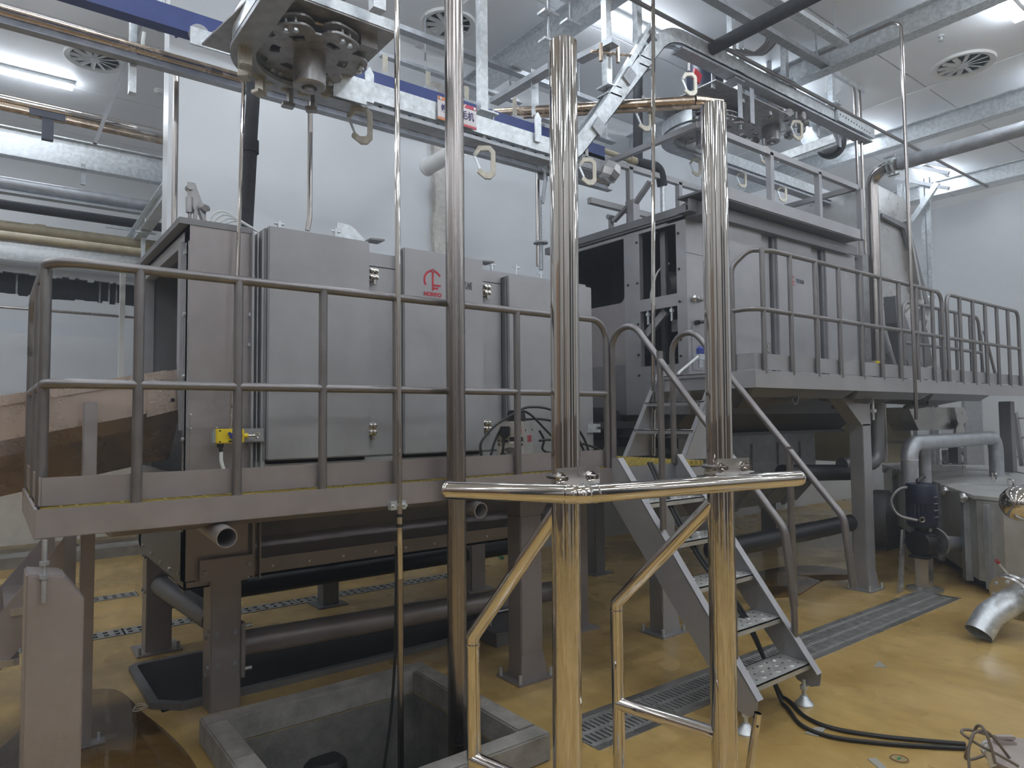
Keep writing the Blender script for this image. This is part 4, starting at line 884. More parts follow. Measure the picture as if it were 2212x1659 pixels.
# ---------------------------------------------------------------- sprocket drives
def sprocket(name_label, c, R0, nt, parent, hub=True, m=GREASE, tilt=0.):
    sp = obj_s = None
    n = 96; bands = [R0*.30, R0*.48, R0*.68, None]
    def edge(i):
        ph = (i*nt/n) % 1.; dd = min(ph, 1-ph)*2; u = min(1, max(0, (dd-.12)/.5)); return R0*(.76 + .24*(1-(1-u)**2))
    for dz in (0, .05):
        b = MB(); t_ = .012
        rs = [[R0*.12]*n, [R0*.50]*n, [R0*.66]*n, [edge(i) for i in range(n)]]
        for zz in (0, t_):
            for ring in rs: b.v += [c+V((ring[i]*math.cos(2*math.pi*i/n+tilt), ring[i]*math.sin(2*math.pi*i/n+tilt), dz+zz)) for i in range(n)]
        hole = lambda i: .34 <= ((i+.5)*nt/n) % 1. < .66
        top = 4*n
        for bi in range(3):
            for i in range(n):
                j = (i+1) % n
                if bi == 1 and hole(i): continue
                b.f.append((bi*n+i, (bi+1)*n+i, (bi+1)*n+j, bi*n+j)); b.f.append((top+bi*n+i, top+bi*n+j, top+(bi+1)*n+j, top+(bi+1)*n+i))
        for i in range(n):
            j = (i+1) % n
            for bi in (0, 3): b.f.append((bi*n+i, bi*n+j, top+bi*n+j, top+bi*n+i))
            if hole(i):
                for bi in (1, 2): b.f.append((bi*n+i, bi*n+j, top+bi*n+j, top+bi*n+i))
                if not hole(i-1): b.f.append((n+i, 2*n+i, top+2*n+i, top+n+i))
                if not hole(i+1): b.f.append((n+j, 2*n+j, top+2*n+j, top+n+j))
        obj('sprocket_disc', b, m, parent, smooth=0)
    b = MB(); b.lathe([(R0*.27, .0), (R0*.28, -.02), (R0*.28, -.17), (R0*.25, -.18), (R0*.13, -.182), (R0*.12, -.16), (R0*.095, -.16), (R0*.095, -.205), (.001, -.21)], c, n=28); obj('hub', b, m, parent)
    b = MB()
    for i in range(nt):
        for da in (-.09, .09):
            a = 2*math.pi*(i+.5)/nt+tilt+da; q = c+V((math.cos(a), math.sin(a), 0))*R0*.9; b.cyl(q-Z*.02, q+Z*.07, .009, 8); b.cyl(q-Z*.022, q-Z*.008, .016, 6)
    obj('pin_bolt', b, GALV, parent, kind='stuff')
d1 = thing('corner_drive', 'large overhead corner drive with sprocket wheel and mounting plate at top left', 'conveyor drive', (XS+RS, YA-RS, zA))
c1 = V((XS+RS, YA-RS, 1.6+2.14*KS)); sprocket('', c1, .335*KS, 6, d1, tilt=.35)
zp = 1.6+2.235*KS; pA = atZ(858, 75, zp); pB = atZ(752, 190, zp)
b = MB(); b.prism([(pA.x, pA.y, zp), (pA.x, pB.y, zp), (XS-.02, pB.y, zp), (XS-.02, pA.y, zp)], (0, 0, .012)); b.prism([(XS-.14, YA+.02, zp-.02), (XS+.1, YA+.02, zp-.02), (XS+.0, YA-.6, zp-.02), (XS-.05, YA-.6, zp-.02)], (0, 0, .01)); obj('mounting_plate', b, GREASE, d1, smooth=0)
b = MB(); b.beam((XS-.02, pA.y+.02, zp+.04), (pA.x, pA.y+.02, zp+.04), .05, .06); obj('plate_edge', b, GALV, d1, smooth=0)
b = MB()
# inner guide ring and chain rollers round the wheel
b.tube([(c1.x+.24*math.cos(R(a)), c1.y+.24*math.sin(R(a)), zp-.03) for a in range(-10, 110, 10)], .012, 8); b.tube([(c1.x+.24*math.cos(R(a)), c1.y+.24*math.sin(R(a)), zp-.03) for a in range(180, 290, 10)], .012, 8); obj('guide_ring', b, BRASSY, d1)
b = MB(); b.box(c1.x+.2, c1.x+.3, c1.y-.24, c1.y-.17, zp-.06, zp); obj('plate_stop', b, GREASE, d1, smooth=0)
for a, l in ((172, 0), (150, 0), (118, 1), (85, 2), (62, 3)):
    q = c1+V((math.cos(R(a)), math.sin(R(a)), 0))*.36*KS; rr2 = V((math.cos(R(a)), math.sin(R(a)), 0)); tt = V((-rr2.y, rr2.x, 0))
    k = MB()
    for s_ in (-1, 1): k.lathe([(.02, -.012), (.038, -.012), (.038, -.006), (.03, 0), (.038, .006), (.038, .012), (.02, .012)], q+tt*.05*s_-Z*.03, rr2, 14)
    obj('roller', k, ALLOY, d1)
    k = MB(); k.obox(q-Z*.09+tt*.02, tt*.012, rr2*.035, Z*.06); k.obox(q-Z*.15+tt*.03, tt*.035, rr2*.03, Z*.012); k.obox(q+V((0, 0, -.02)), tt*.07, rr2*.01, Z*.018); obj('carrier_link', k, ALLOY if l < 2 else GREASE, d1, bevel=.004)
for px, py in ((815, 20), (735, -12)):
    q = atZ(px, py, zp+.02); obj('hanger_post', MB().sweep([(q.x, q.y, zp), (q.x, q.y, ZC)], chan(.06, .05, .006), (0, 1, 0)) if False else MB().box(q.x-.035, q.x+.035, q.y-.03, q.y+.03, zp+.01, ZC), GALV, d1, smooth=0)
# upper wheel on the second line and the end wheel
YB = 5.0; zBk = atY(1480, 325, YB).z
tB = thing('upper_conveyor', 'second overhead chain rail running behind the right posts above the right machine', 'conveyor', (7, YB, zBk))
xb0 = atY(1460, 300, YB).x; RB = .42; xb1 = 11.2
turnB = circle((xb0, YB-RB, zBk), RB, 200, 90, 14); pathB = [V((xb0-RB*1.0, 3.2+.6, zBk))]*0+[V(p) for p in turnB]+[V((xb1, YB, zBk))]
rail_parts(tB, pathB, (0, 0, 1)); chain_along(tB, pathB, .12, .03)
d2 = thing('end_wheel', 'overhead sprocket wheel between the two right polished posts', 'conveyor drive', (xb0, YB-RB, zBk))
sprocket('', V((xb0, YB-RB, zBk+.05)), .40, 8, d2, tilt=.2)
b = MB(); b.prism([(xb0-.62, YB-.1, zBk+.2), (xb0-.62, YB-1.0, zBk+.2), (xb0+.7, YB-1.0, zBk+.2), (xb0+.7, YB-.1, zBk+.2)], (0, 0, .012)); obj('mounting_plate', b, GREASE, d2, smooth=0)
b = MB(); b.lathe([(.32, 0), (.34, .05), (.34, .16), (.2, .2), (.2, .6), (.001, .6)], (xb0, YB-RB, zBk+.212), n=28); obj('gear_drum', b, NAVY, d2)
q = V((xb0+.1, YB-RB-.35, zBk+.2)); obj('hanger_post', MB().box(q.x-.05, q.x+.05, q.y-.05, q.y+.05, q.z, ZC), GALV, d2, smooth=0)
d3 = thing('return_wheel', 'greasy chain wheel with rollers hanging at the end of the upper rail', 'conveyor drive', atY(1680, 280, YA+.2))
c3 = atY(1665, 275, YA+.35); sprocket('', V((c3.x, c3.y, c3.z)), .36, 8, d3, tilt=.3)
b = MB()
for i in range(12):
    a = 2*math.pi*i/12; q = c3+V((math.cos(a), math.sin(a), -.02))*.38; b.lathe([(.02, -.03), (.045, -.03), (.045, .03), (.02, .03)], q, V((math.cos(a), math.sin(a), 0)), 12)
obj('roller', b, GREASE, d3, kind='stuff')
b = MB(); b.box(c3.x-.12, c3.x+.12, c3.y-.1, c3.y+.1, c3.z+.05, c3.z+.5); b.cyl((c3.x, c3.y, c3.z+.4), (c3.x, c3.y, ZC), .03); obj('axle_box', b, GALVD, d3, smooth=0)
p = atY(1780, 305, YA+.6); b = MB(); b.cyl(p-X*.35, p+X*.15, .14, 22); obj('drum', b, GALVD, d3); b = MB(); b.lathe([(.19, 0), (.19, .08), (.001, .08)], p+X*.15, X, 22); obj('drum_end', b, BLACK, d3)
b = MB(); b.beam(atY(1675, 345, YA+.1), atY(1800, 300, YA-.3), .06, .09); b.beam(atY(1690, 350, YA+.5), atY(1850, 290, YA+.5), .06, .08); b.beam((c3.x, c3.y, c3.z+.45), (c3.x+1.3, c3.y+.2, c3.z+.45), .08, .08); obj('support_beam', b, GALV, d3, smooth=0)
# ---------------------------------------------------------------- shackles
def shackle(p, s, ang, label):
    d = V((math.cos(ang), math.sin(ang), 0)); t = thing('shackle', label, 'shackle', p+Z*.0, 'shackles under the conveyors')
    def pt(u, v): return p+d*u*s+Z*v*s
    nrm = d.cross(Z); o_ = [(-.05, 0), (.055, 0), (.10, -.05), (.10, -.25), (.06, -.295), (.01, -.295), (-.06, -.24), (-.055, -.215), (-.035, -.20), (.005, -.235), (.05, -.235), (.06, -.22), (.06, -.07), (.04, -.045), (-.03, -.045), (-.07, -.10), (-.095, -.08)]
    obj('hook_frame', MB().prism([pt(*q)-nrm*.014*s for q in o_], nrm*.028*s), ALLOY, t, bevel=.003)
    obj('gate', MB().beam(pt(-.085, -.085), pt(-.035, -.205), .018*s, .022*s, nrm), GALV, t, smooth=0)
    k = MB(); k.cyl(pt(-.082, -.08)-nrm*.02*s, pt(-.082, -.08)+nrm*.02*s, .013*s); obj('pivot', k, GREASE, t)
    obj('stem', MB().beam(pt(.0, .02), pt(0, .12), .03*s, .03*s, d), GREASE, t, smooth=0)
SH = [(772, 212, YA, .92, -.55, 'shackle hanging just right of the large corner drive'), (1040, 296, YA, .92, -.55, 'shackle hanging below the printed sign at the right of the bare tube'),
      (1262, 322, YA, .85, -.55, 'shackle hanging at the foot of the climbing rail'), (1384, 210, YA, .85, -.55, 'shackle halfway up the climbing rail'), (1482, 138, YA, .85, -.55, 'shackle at the crest of the climbing rail'),
      (1714, 240, YA, .85, -.55, 'shackle beside the greasy return wheel'), (1645, 296, YA+.3, .8, -.55, 'shackle below the greasy return wheel'),
      (1497, 322, YB, .8, -.55, 'leftmost shackle on the second rail beside the polished post'), (1596, 350, YB, .8, -.55, 'middle shackle on the second rail'), (1684, 382, YB, .8, -.55, 'shackle on the second rail above the machine roof frame')]
for px, py, yy, s_, a_, l_ in SH: shackle(atY(px, py+22, yy)-V((0, .03, 0)), s_*.9, a_, l_)
p = atY(1505, 165, YA); single('red_tag', MB().obox(p, (.05, 0, -.02), (0, .012, 0), (.02, 0, .05)), RED, 'small red tag clipped near the crest of the climbing rail', 'tag')
# ---------------------------------------------------------------- sign on the rail
sg = thing('machine_sign', 'white sign with orange and pink bands hung on the conveyor rail', 'sign', atY(987, 245, YA-.08))
sa, sb = atY(946, 240, YA-.08), atY(1029, 240, YA-.08); z1, z0 = atY(946, 206, YA-.08).z, atY(946, 256, YA-.08).z; hgt = z1-z0; yy = YA-.08
obj('board', MB().box(sa.x, sb.x, yy, yy+.006, z0, z1), SIGNW, sg, smooth=0)
wS = sb.x-sa.x
obj('top_band', MB().prism([(sa.x, yy-.001, z1), (sa.x+wS*.70, yy-.001, z1), (sa.x+wS*.64, yy-.001, z1-hgt*.17), (sa.x, yy-.001, z1-hgt*.17)], (0, .001, 0)), ORANGE, sg, smooth=0)
obj('top_band', MB().prism([(sa.x+wS*.735, yy-.001, z1), (sb.x, yy-.001, z1), (sb.x, yy-.001, z1-hgt*.17), (sa.x+wS*.675, yy-.001, z1-hgt*.17)], (0, .001, 0)), PINK, sg, smooth=0)
obj('bottom_band', MB().box(sa.x, sa.x+wS*.5, yy-.001, yy, z0, z0+hgt*.09), ORANGE, sg, smooth=0); obj('bottom_band', MB().box(sa.x+wS*.5, sb.x, yy-.001, yy, z0, z0+hgt*.09), PINK, sg, smooth=0)
obj('bottom_band', MB().box(sa.x, sb.x, yy-.001, yy, z0+hgt*.11, z0+hgt*.125), ORANGE, sg, smooth=0)
b = MB()
for x in (sa.x+wS*.06, sb.x-wS*.06): b.bolt((x, yy-.001, z1-hgt*.1), -Y, .010, .006, 8)
obj('rivet', b, GALV, sg)
text('lettering', '螺旋脱毛机', hgt*.40, (sa.x+wS*.505, yy-.0015, z0+hgt*.48), X, Z, NAVYP, sg, align='CENTER', squeeze=wS*.86/(hgt*.40*5), bold=.0012)
# ---------------------------------------------------------------- blue guard, drip rail and long profiles
YBL = 4.62; zt_ = atY(790, 148, YBL).z; zb_ = atY(400, 45, YBL).z
bg = thing('blue_guard_rail', 'deep blue painted guard beam behind the overhead conveyor', 'beam', (2.5, YBL, zb_))
x0b, x1b = -.5, atY(1306, 300, YBL).x
obj('guard_beam', MB().box(x0b, x1b, YBL, YBL+.10, zt_-.14, zt_), BLUE, bg, smooth=0)
for px, py in ((832, 152), (925, 186), (1008, 217), (1112, 240), (1158, 262)):
    p = atY(px, py, YBL+.05); obj('strap', MB().box(p.x-.02, p.x+.02, p.y-.004, p.y+.004, zt_-.01, p.z+.12), ALLOY, bg, smooth=0); obj('clip', MB().box(p.x-.05, p.x+.06, p.y-.05, p.y+.05, zt_, zt_+.025), GALVD, bg, smooth=0)
p = atY(1262, 360, YBL); q = atY(1330, 378, YBL); 
gm = thing('rail_end_motor', 'galvanised box with torn silver foil hanging at the foot of the climbing rail', 'motor', p)
obj('motor_body', MB().box(atY(1255, 345, YBL).x, atY(1312, 345, YBL).x, YBL, YBL+.25, atY(1285, 370, YBL).z, atY(1285, 330, YBL).z), GALVD, gm, bevel=.01)
q = atY(1316, 372, YBL); obj('foil_wrap', MB().lathe([(.02, .10), (.09, .08), (.115, 0), (.10, -.06), (.06, -.09), (.001, -.08)], q, (.35, -.2, .9), 7), SHEET, gm, smooth=0)
YD_ = 5.0
dr_ = thing('drip_rail', 'long round pipe with steel angle beneath running behind the conveyor', 'pipe', (2, YD_, 3.9))
pe, ps = atY(1312, 398, YD_), atY(304, 56, YD_); zz = (pe.z+atY(1100, 333, YD_).z)/2
obj('pipe', MB().cyl((-1.2, YD_, zz), (pe.x, YD_, zz), .045, 16), BRASSY, dr_)
z2 = atY(924, 289, YD_).z; obj('angle_bar', MB().sweep([(-1.2, YD_-.03, z2-.1), (atY(1308, 412, YD_).x, YD_-.03, z2-.1)], angle(.07, .006)), GALVD, dr_, smooth=0)
p = atY(288, 40, YD_); obj('hanger', MB().box(p.x-.02, p.x+.02, YD_-.03, YD_+.03, zz-.3, ZC), GALV, dr_, smooth=0)
p = atY(1165, 352, YD_); obj('clip', MB().box(p.x-.06, p.x+.06, YD_-.05, YD_-.04, z2-.16, z2+.02), GALVD, dr_, smooth=0)
def bar(px0, py0, px1, py1, Yc, prof, m, label, cat='beam', name='steel_profile', ext0=0., ext1=0., lvl=True):
    p, q = atY(px0, py0, Yc), atY(px1, py1, Yc)
    if lvl: z = (p.z+q.z)/2; p.z = q.z = z
    t = (q-p).normalized(); p0, q0 = p-t*ext0, q+t*ext1; th = thing(name, label, cat, p0); obj('profile', MB().sweep([p0, q0], prof), m, th, smooth=0)
    for k in (.3, .93): c = p0+(q0-p0)*k; obj('hanger_rod', MB().cyl(c, V((c.x, c.y, ZC)), .010, 8), GALVD, th)
    return th
bar(745, 2, 1300, 247, 5.7, chan(.09, .05), GALVD, 'dark steel channel behind the tall tube near the ceiling', ext0=2)
bar(818, 115, 1121, 236, 5.9, angle(.07), GALVD, 'thin steel angle running just under the dark channel')
bar(1272, 296, 1321, 315, 5.2, angle(.08), GALVD, 'short cut steel angle end right of the tallest post', ext0=.7)
bar(1662, 8, 1824, 92, 3.3, chan(.10, .05), GALV, 'upper galvanised channel running to the large cross beam', ext0=1.2)
bar(1530, 5, 1700, 92, 3.7, chan(.09, .05), GALVD, 'lower dull channel beside the black insulated pipe', ext0=1., ext1=.8)
bar(1505, 45, 1640, 120, 4.6, chan(.08, .05), GALVD, 'dull channel behind the climbing rail crest', ext0=.6, ext1=1.5)
single('steel_profile', MB().sweep([atZ(1067, 226, 4.6), atZ(1192, 152, 4.6)], chan(.10, .05)), GALVD, 'steel channel slanting up left of the tallest polished post', 'beam', smooth=0)
single('steel_profile', MB().sweep([atZ(1250, 135, 4.7), atZ(1330, 95, 4.7)], chan(.10, .05)), GALVD, 'steel channel slanting up right of the tallest polished post', 'beam', smooth=0)
# hangers from ceiling to rail
for px, py, l in ((1042, 246, 'galvanised hanger post beside the sign'), (1312, 190, 'galvanised hanger post over the foot of the climb'), (1378, 130, 'slim hanger post in front of the bright strip lamp'), (1582, 160, 'galvanised hanger post crossing the black insulated pipe'), (1696, 178, 'galvanised hanger post with bent conduits'), (1797, 226, 'galvanised hanger post under the large cross beam')):
    p = atY(px, py, YA+.02); t = thing('rail_hanger', l, 'hanger', p)
    obj('post', MB().box(p.x-.032, p.x+.032, p.y-.03, p.y+.03, p.z, ZC), GALV, t, smooth=0)
    obj('foot_plate', MB().box(p.x-.07, p.x+.09, p.y-.08, p.y+.06, p.z-.012, p.z), GALV, t, smooth=0); k = MB(); k.cyl((p.x+.06, p.y-.05, p.z-.08), (p.x+.06, p.y-.05, p.z+.05), .01); k.box(p.x-.07, p.x+.09, p.y-.08, p.y+.06, p.z-.09, p.z-.075); obj('clamp', k, GALVD, t, smooth=0)
for px, py0, py1, l in ((1185, 32, 92, 'threaded rod with square plates beside the top of the tallest post'), (1232, 0, 52, 'threaded rod with plate above the tallest post')):
    p, q = atY(px, py1, 4.3), atY(px, py0, 4.3); t = thing('threaded_hanger', l, 'hanger', p); obj('rod', MB().cyl(p, V((q.x, q.y, ZC)), .012), GALVD, t)
    for z in (p.z, q.z): obj('plate', MB().box(p.x-.08, p.x+.08, p.y-.05, p.y+.05, z-.01, z+.01), GALV, t, smooth=0)
# ---------------------------------------------------------------- pipes and conduits
p, q = atZ(1525, 112, 5.15), atZ(1740, 0, 5.15); d = (q-p).normalized()
pp = thing('insulated_pipe', 'thick black insulated pipe rising to the top edge from the conveyor crest', 'pipe', p); obj('sleeve', MB().tube([p, p+(q-p)*.3, p+(q-p)*.32, q+d*2.5], .062, 18), FOAM, pp); obj('end_collar', MB().cyl(p-d*.04, p+d*.03, .068, 18), GALV, pp)
Yq = 3.78; pv0, pv1 = atY(1883, 395, Yq), atY(1884, 840, Yq); zq = 4.5
ph = atZ(1900, 364, zq); xq = pv0.x
cb = thing('swan_neck_pipe', 'big grey pipe that bends down beside the right machine', 'pipe', (xq, Yq, 2))
obj('pipe', MB().tube(fillet([(xq, -1.0, zq), (xq, Yq, zq), (xq, Yq, 1.05)], .19, 10), .068, 22), BRUSH, cb)
obj('grey_run', MB().cyl((xq, -1.0, zq), (xq, Yq-.32, zq), .076, 22), GALVD, cb, 'dull grey coating')
k = MB()
for dy in (-.27, -.22):
    k.lathe([(.07, 0), (.095, 0), (.095, .02), (.07, .02)], (xq, Yq+dy, zq), Y, 20)
    for i in range(6): a = 2*math.pi*i/6; k.cyl((xq+.11*math.cos(a), Yq+dy-.03, zq+.11*math.sin(a)), (xq+.11*math.cos(a), Yq+dy+.05, zq+.11*math.sin(a)), .011)
obj('clamp', k, GALV, cb)
p = atY(1894, 900, 3.25); single('lower_elbow_pipe', MB().tube(fillet([p+Z*.15, atY(1894, 1000, 3.25), atY(1894, 1000, 3.25)-V((.5, -.1, 0))], .12, 8), .07, 18), DKSTEEL, 'dark vertical pipe with elbow behind the right deck leg', 'pipe')
Yv = 4.75; a = atY(1378, 120, Yv); b_ = atY(1378, 352, Yv); c_ = atY(1424, 362, Yv); d_ = atY(1431, 402, Yv)
bp_ = thing('lagged_pipe', 'black foam lagged pipe dropping and stepping right behind the climbing rail', 'pipe', d_)
obj('sleeve', MB().tube([a, b_], .05, 14), FOAM, bp_); obj('sleeve', MB().tube(fillet([b_-X*.02, c_, d_], .10, 8), .055, 14), FOAM, bp_); obj('bare_pipe', MB().cyl(d_, d_-Z*.35, .028, 12), GALV, bp_)
p, q = atY(1252, 308, Yv), atY(1368, 348, Yv); tp_ = thing('tan_pipe', 'tan plastic pipe ending in a coupling beside the lagged pipe', 'pipe', q); obj('pipe', MB().cyl(p-(q-p)*.3, q, .028, 14), TAN, tp_); obj('coupling', MB().cyl(q-(q-p).normalized()*.06, q+(q-p).normalized()*.03, .042, 14), TAN, tp_); obj('nipple', MB().cyl(q, q+(q-p).normalized()*.15, .03, 12), GALVD, tp_)
p0, p1, p2 = atY(546, 110, 4.45), atY(540, 320, 4.45), atY(530, 492, 4.45)
lp = thing('lagged_riser', 'dark foam lagged riser standing before the white wall at left', 'pipe', p2); obj('sleeve', MB().tube([p0+Z*1.2, p0, (p0+p1)/2+X*.01, p1], .042, 14), FOAM, lp); obj('sleeve', MB().tube([p1+Z*.03, p2], .047, 14), FOAM, lp); obj('joint', MB().cyl(p1-Z*.03, p1+Z*.05, .055, 14), FOAM, lp)
# polished cross pipe between the posts
p, q, e = atZ(1062, 246, 4.35), atZ(1500, 218, 4.35), atZ(1560, 222, 4.35)
xp_ = thing('cross_pipe', 'tarnished stainless pipe passing level behind the climbing rail', 'pipe', p)
obj('pipe', MB().cyl(p, q, .046, 16), BRASSY, xp_); obj('pipe_end', MB().cyl(q, e, .052, 16, .035), BRASSY, xp_)
p2_, q2_ = atZ(1066, 257, 4.28), atZ(1530, 230, 4.28); obj('thin_pipe', MB().cyl(p2_, q2_, .016, 10), BRASSY, xp_)
s_ = p+(q-p)*.2; obj('strap', MB().box(s_.x-.04, s_.x+.04, s_.y-.06, s_.y-.055, s_.z-.08, s_.z+.36), GALV, xp_, smooth=0)
# conduits
def conduit(pts, r, m, label, rad=.15, name='conduit', cat='conduit'): return single(name, MB().tube(fillet(pts, rad, 6), r, 10), m, label, cat)
a, b_ = atY(1480, 57, 3.9), atY(2133, 404, 3.9); b_.z = a.z = (a.z+b_.z)/2
conduit([a-X*1.5, b_], .02, TUBE, 'long thin brown tube crossing in front of the upper conveyor')
pz_ = atY(1950, 150, 2.80)
conduit([(pz_.x-.02, 3.6, atY(1940, 38, 2.8).z+.0), (pz_.x, 2.80, atY(1942, 38, 2.8).z), (pz_.x, 2.80, 1.55)], .0165, BRUSH, 'tall thin conduit dropping past the upper deck railing to the pump', .1)
p = atY(1994, 1000, 2.80)
for px, nm in ((1846, 'left'), (1857, 'right')):
    p = atY(px, 200, 4.0); conduit([(p.x, 4.9, atY(px, 160, 4.0).z), (p.x, 4.0, atY(px, 160, 4.0).z), (p.x, 4.0, atY(px, 545, 4.0).z)], .018, BRUSH, f'{nm} conduit of the pair dropping at the end of the machine roof frame', .25)
p0 = atY(1796, 154, 4.0); q0_ = atY(1866, 196, 4.0); single('support_arm', MB().beam(p0, q0_, .04, .06), GALV, 'short galvanised arm that carries the pair of conduits', 'bracket', smooth=0)
zr_ = atY(860, 100, 2.955)
rod = thing('float_rod', 'long thin stainless rod hanging past the lower platform edge into the pit', 'rod', atY(866, 1650, 2.93))
obj('rod', MB().tube([atY(857, -60, 2.955), atY(859, 500, 2.955), atY(863, 1090, 2.955), atY(865, 1250, 2.955)], .0135, 12), CHROME, rod); obj('rod', MB().tube([atY(865, 1250, 2.955), atY(865, 1420, 2.955), atY(866, 1720, 2.955)], .015, 12), BRUSH, rod)
for py in (1113, 1135): p = atY(863, py, 2.955); obj('tape_band', MB().cyl(p-Z*.008, p+Z*.008, .018, 12), BLACK, rod)
k = MB(); p = atY(861, 1092, 2.96); k.box(p.x-.04, p.x+.04, p.y+.0, p.y+.03, p.z-.02, p.z+.02); k.bolt(p+V((-.03, 0, 0)), -Y, .009, .02); k.bolt(p+V((.03, 0, 0)), -Y, .009, .02); obj('clip', k, GALV, rod)
cabl = [atY(856, 1180, 2.99), atY(855, 1300, 2.99), atY(853, 1420, 2.99), atY(845, 1540, 3.0), atY(832, 1640, 3.0), atY(820, 1720, 3.0)]
obj('pump_cable', MB().tube(spline(cabl, 6), .007, 8), RUBBER, rod)
conduit([atY(528, 128, 4.02), atY(516, 500, 4.02), atY(499, 945, 4.02)], .011, CHROME, 'thin bright conduit running down to the yellow switch on the left machine', 0)
a = atY(670, 200, 4.5); conduit([a+Z*.6, atY(669, 470, 4.5), atY(664, 498, 4.5)], .017, BRUSH, 'thin rod dropping to the roof of the left machine under the wheel', .1)
conduit([atY(381, 138, 5.2), atY(377, 420, 5.2), atY(376, 500, 5.2)], .02, BRUSH, 'thin rod in front of the white wall end', 0)
single('loose_cable', MB().tube(spline([atY(381, 140, 5.2), atY(372, 131, 5.2), atY(345, 131, 5.2), atY(320, 122, 5.2), atY(309, 98, 5.2), atY(311, 70, 5.2)], 6), .012, 8), CLEAR, 'pale flexible cable looping from the rod to the upper pipe at left', 'cable')
conduit([atY(1411, -30, 3.74), atY(1411, 400, 3.74), atY(1411, 985, 3.74)], .0165, CHROME, 'tall thin bright rod between the two right polished posts', 0)
# chain with hook by the tallest post
cn = thing('lifting_chain', 'thin chain hanging from a hook left of the tallest polished post', 'chain', atY(1168, 520, 4.9))
k = MB(); p = atY(1171, 372, 4.9); k.tube(spline([p+V((-.01, 0, .02)), p+V((.03, 0, .0)), p+V((.035, 0, -.10)), p+V((.015, 0, -.2)), p+V((-.0, 0, -.3))], 6), .016, 8); obj('hook', k, GALVD, cn)
k = MB(); z = atY(1168, 430, 4.9)
for i in range(13):
    c = z-Z*.034*i; e1 = X if i % 2 else Y; k.tube([c+e1*.010*math.cos(a)+Z*.024*math.sin(a) for a in [2*math.pi*j/8 for j in range(9)]], .004, 6, cap=False)
obj('links', k, GALVD, cn, kind='stuff')
k = MB(); p = atY(1168, 526, 4.9); k.cyl(p, p+Z*.012, .07, 16); k.cyl(p, p-Z*.25, .02); obj('weight', k, GALVD, cn)
conduit([atY(1161, 340, 5.2), atY(1162, 575, 5.2)], .02, BRUSH, 'thin tube behind the hanging chain', 0)
# bundled bent conduits
for i in range(4):
    a = atY(1657+i*7, 60+i*2, 4.0); m_ = atY(1654+i*7, 92, 4.0); e = atY(1620+i*9, 118, 4.0)
    single('bent_conduit', MB().tube(spline([a+Z*.12, a, m_, e, e+V((-.35, 0, -.06))], 6), .014, 8), TUBE, ['leftmost', 'second', 'third', 'rightmost'][i]+' thin bent conduit in the bundle hanging near the ceiling channels', 'conduit', 'bundle of bent conduits')
single('air_line', MB().tube(spline([atY(1648, 178, 4.1), atY(1672, 180, 4.1), atY(1696, 192, 4.1), atY(1708, 212, 4.1), atY(1710, 232, 4.1)], 6), .012, 8), CABLE, 'thin brown air line arching over the upper rail end', 'hose')
single('air_line', MB().tube(spline([atY(1784, 200, 4.15), atY(1788, 172, 4.15), atY(1806, 160, 4.15), atY(1822, 166, 4.15), atY(1818, 190, 4.15), atY(1804, 204, 4.15)], 6), .009, 8), CLEAR, 'pale air line looping round the hanger post under the cross beam', 'hose')
single('air_line', MB().tube(spline([atY(1700, 128, 4.3), atY(1735, 118, 4.3), atY(1752, 108, 4.3), atY(1768, 125, 4.3), atY(1762, 150, 4.3), atY(1715, 172, 4.3)], 6), .014, 8), TUBE, 'curved conduit loop between the hanger posts', 'hose')
# galvanised stand by the right wall
gs = thing('duct_stand', 'tall galvanised posts with diagonal brace before the right wall', 'frame', (11, 4.3, 0))
for px in (1951, 1966, 2000, 2012): p = atX(px, 600, 11.6); obj('post', MB().box(p.x-.03, p.x+.03, p.y-.03, p.y+.03, 0, 5.3), GALV, gs, smooth=0)
obj('brace', MB().beam(atX(1970, 478, 11.5), atX(2025, 395, 11.5), .06, .08), GALV, gs, smooth=0)
for py in (338, 352, 385): obj('cross_arm', MB().beam(atX(1935, py, 11.5), atX(2050, py+22, 11.5), .05, .05), GALVD, gs, smooth=0)
# ================================================================ bays at the left beyond the wall end
def sbar(p, q, prof, m, label, cat='beam', name='steel_profile'): return single(name, MB().sweep([p, q], prof), m, label, cat, smooth=0)
YL = 8.6
def lrow(y0, y1, Yc=YL, x0=-.6, x1=2.6):   # left edge row, row at px 355
    z = (atY(0, y0, Yc).z+atY(355, y1, Yc).z)/2; return V((x0-1, Yc, z)), V((x1, Yc, z))
p, q = lrow(307, 368); sbar(p, q, ibeam(.12, .30, .012), GALV, 'large galvanised beam crossing the left bay', name='ceiling_beam')
p, q = lrow(398, 447); single('grey_pipe', MB().cyl(p, q, .065, 16), GALVD, 'grey pipe on a steel angle below the large left beam', 'pipe'); sbar(p-Z*.12, q-Z*.12, angle(.11), GALVD, 'steel angle beneath the grey pipe in the left bay')
p, q = lrow(443, 490, 8.9); single('insulated_pipe', MB().cyl(p, q, .052, 14), FOAM, 'dark lagged pipe crossing the left bay above the tan pipes', 'pipe')
p, q = lrow(492, 528, 8.8); single('tan_pipe', MB().cyl(p, q, .055, 16).cyl(p+X*1.95, p+X*2.05, .066, 16), TAN, 'upper tan pipe with coupling in the left bay', 'pipe')
p, q = lrow(514, 545, 8.5); single('tan_pipe', MB().cyl(p, q, .045, 16), TAN, 'lower tan pipe in the left bay', 'pipe')
p, q = lrow(545, 573, 9.0); sbar(p, q, ibeam(.12, .22, .012), GALV, 'lower galvanised beam of the left bay', name='ceiling_beam')
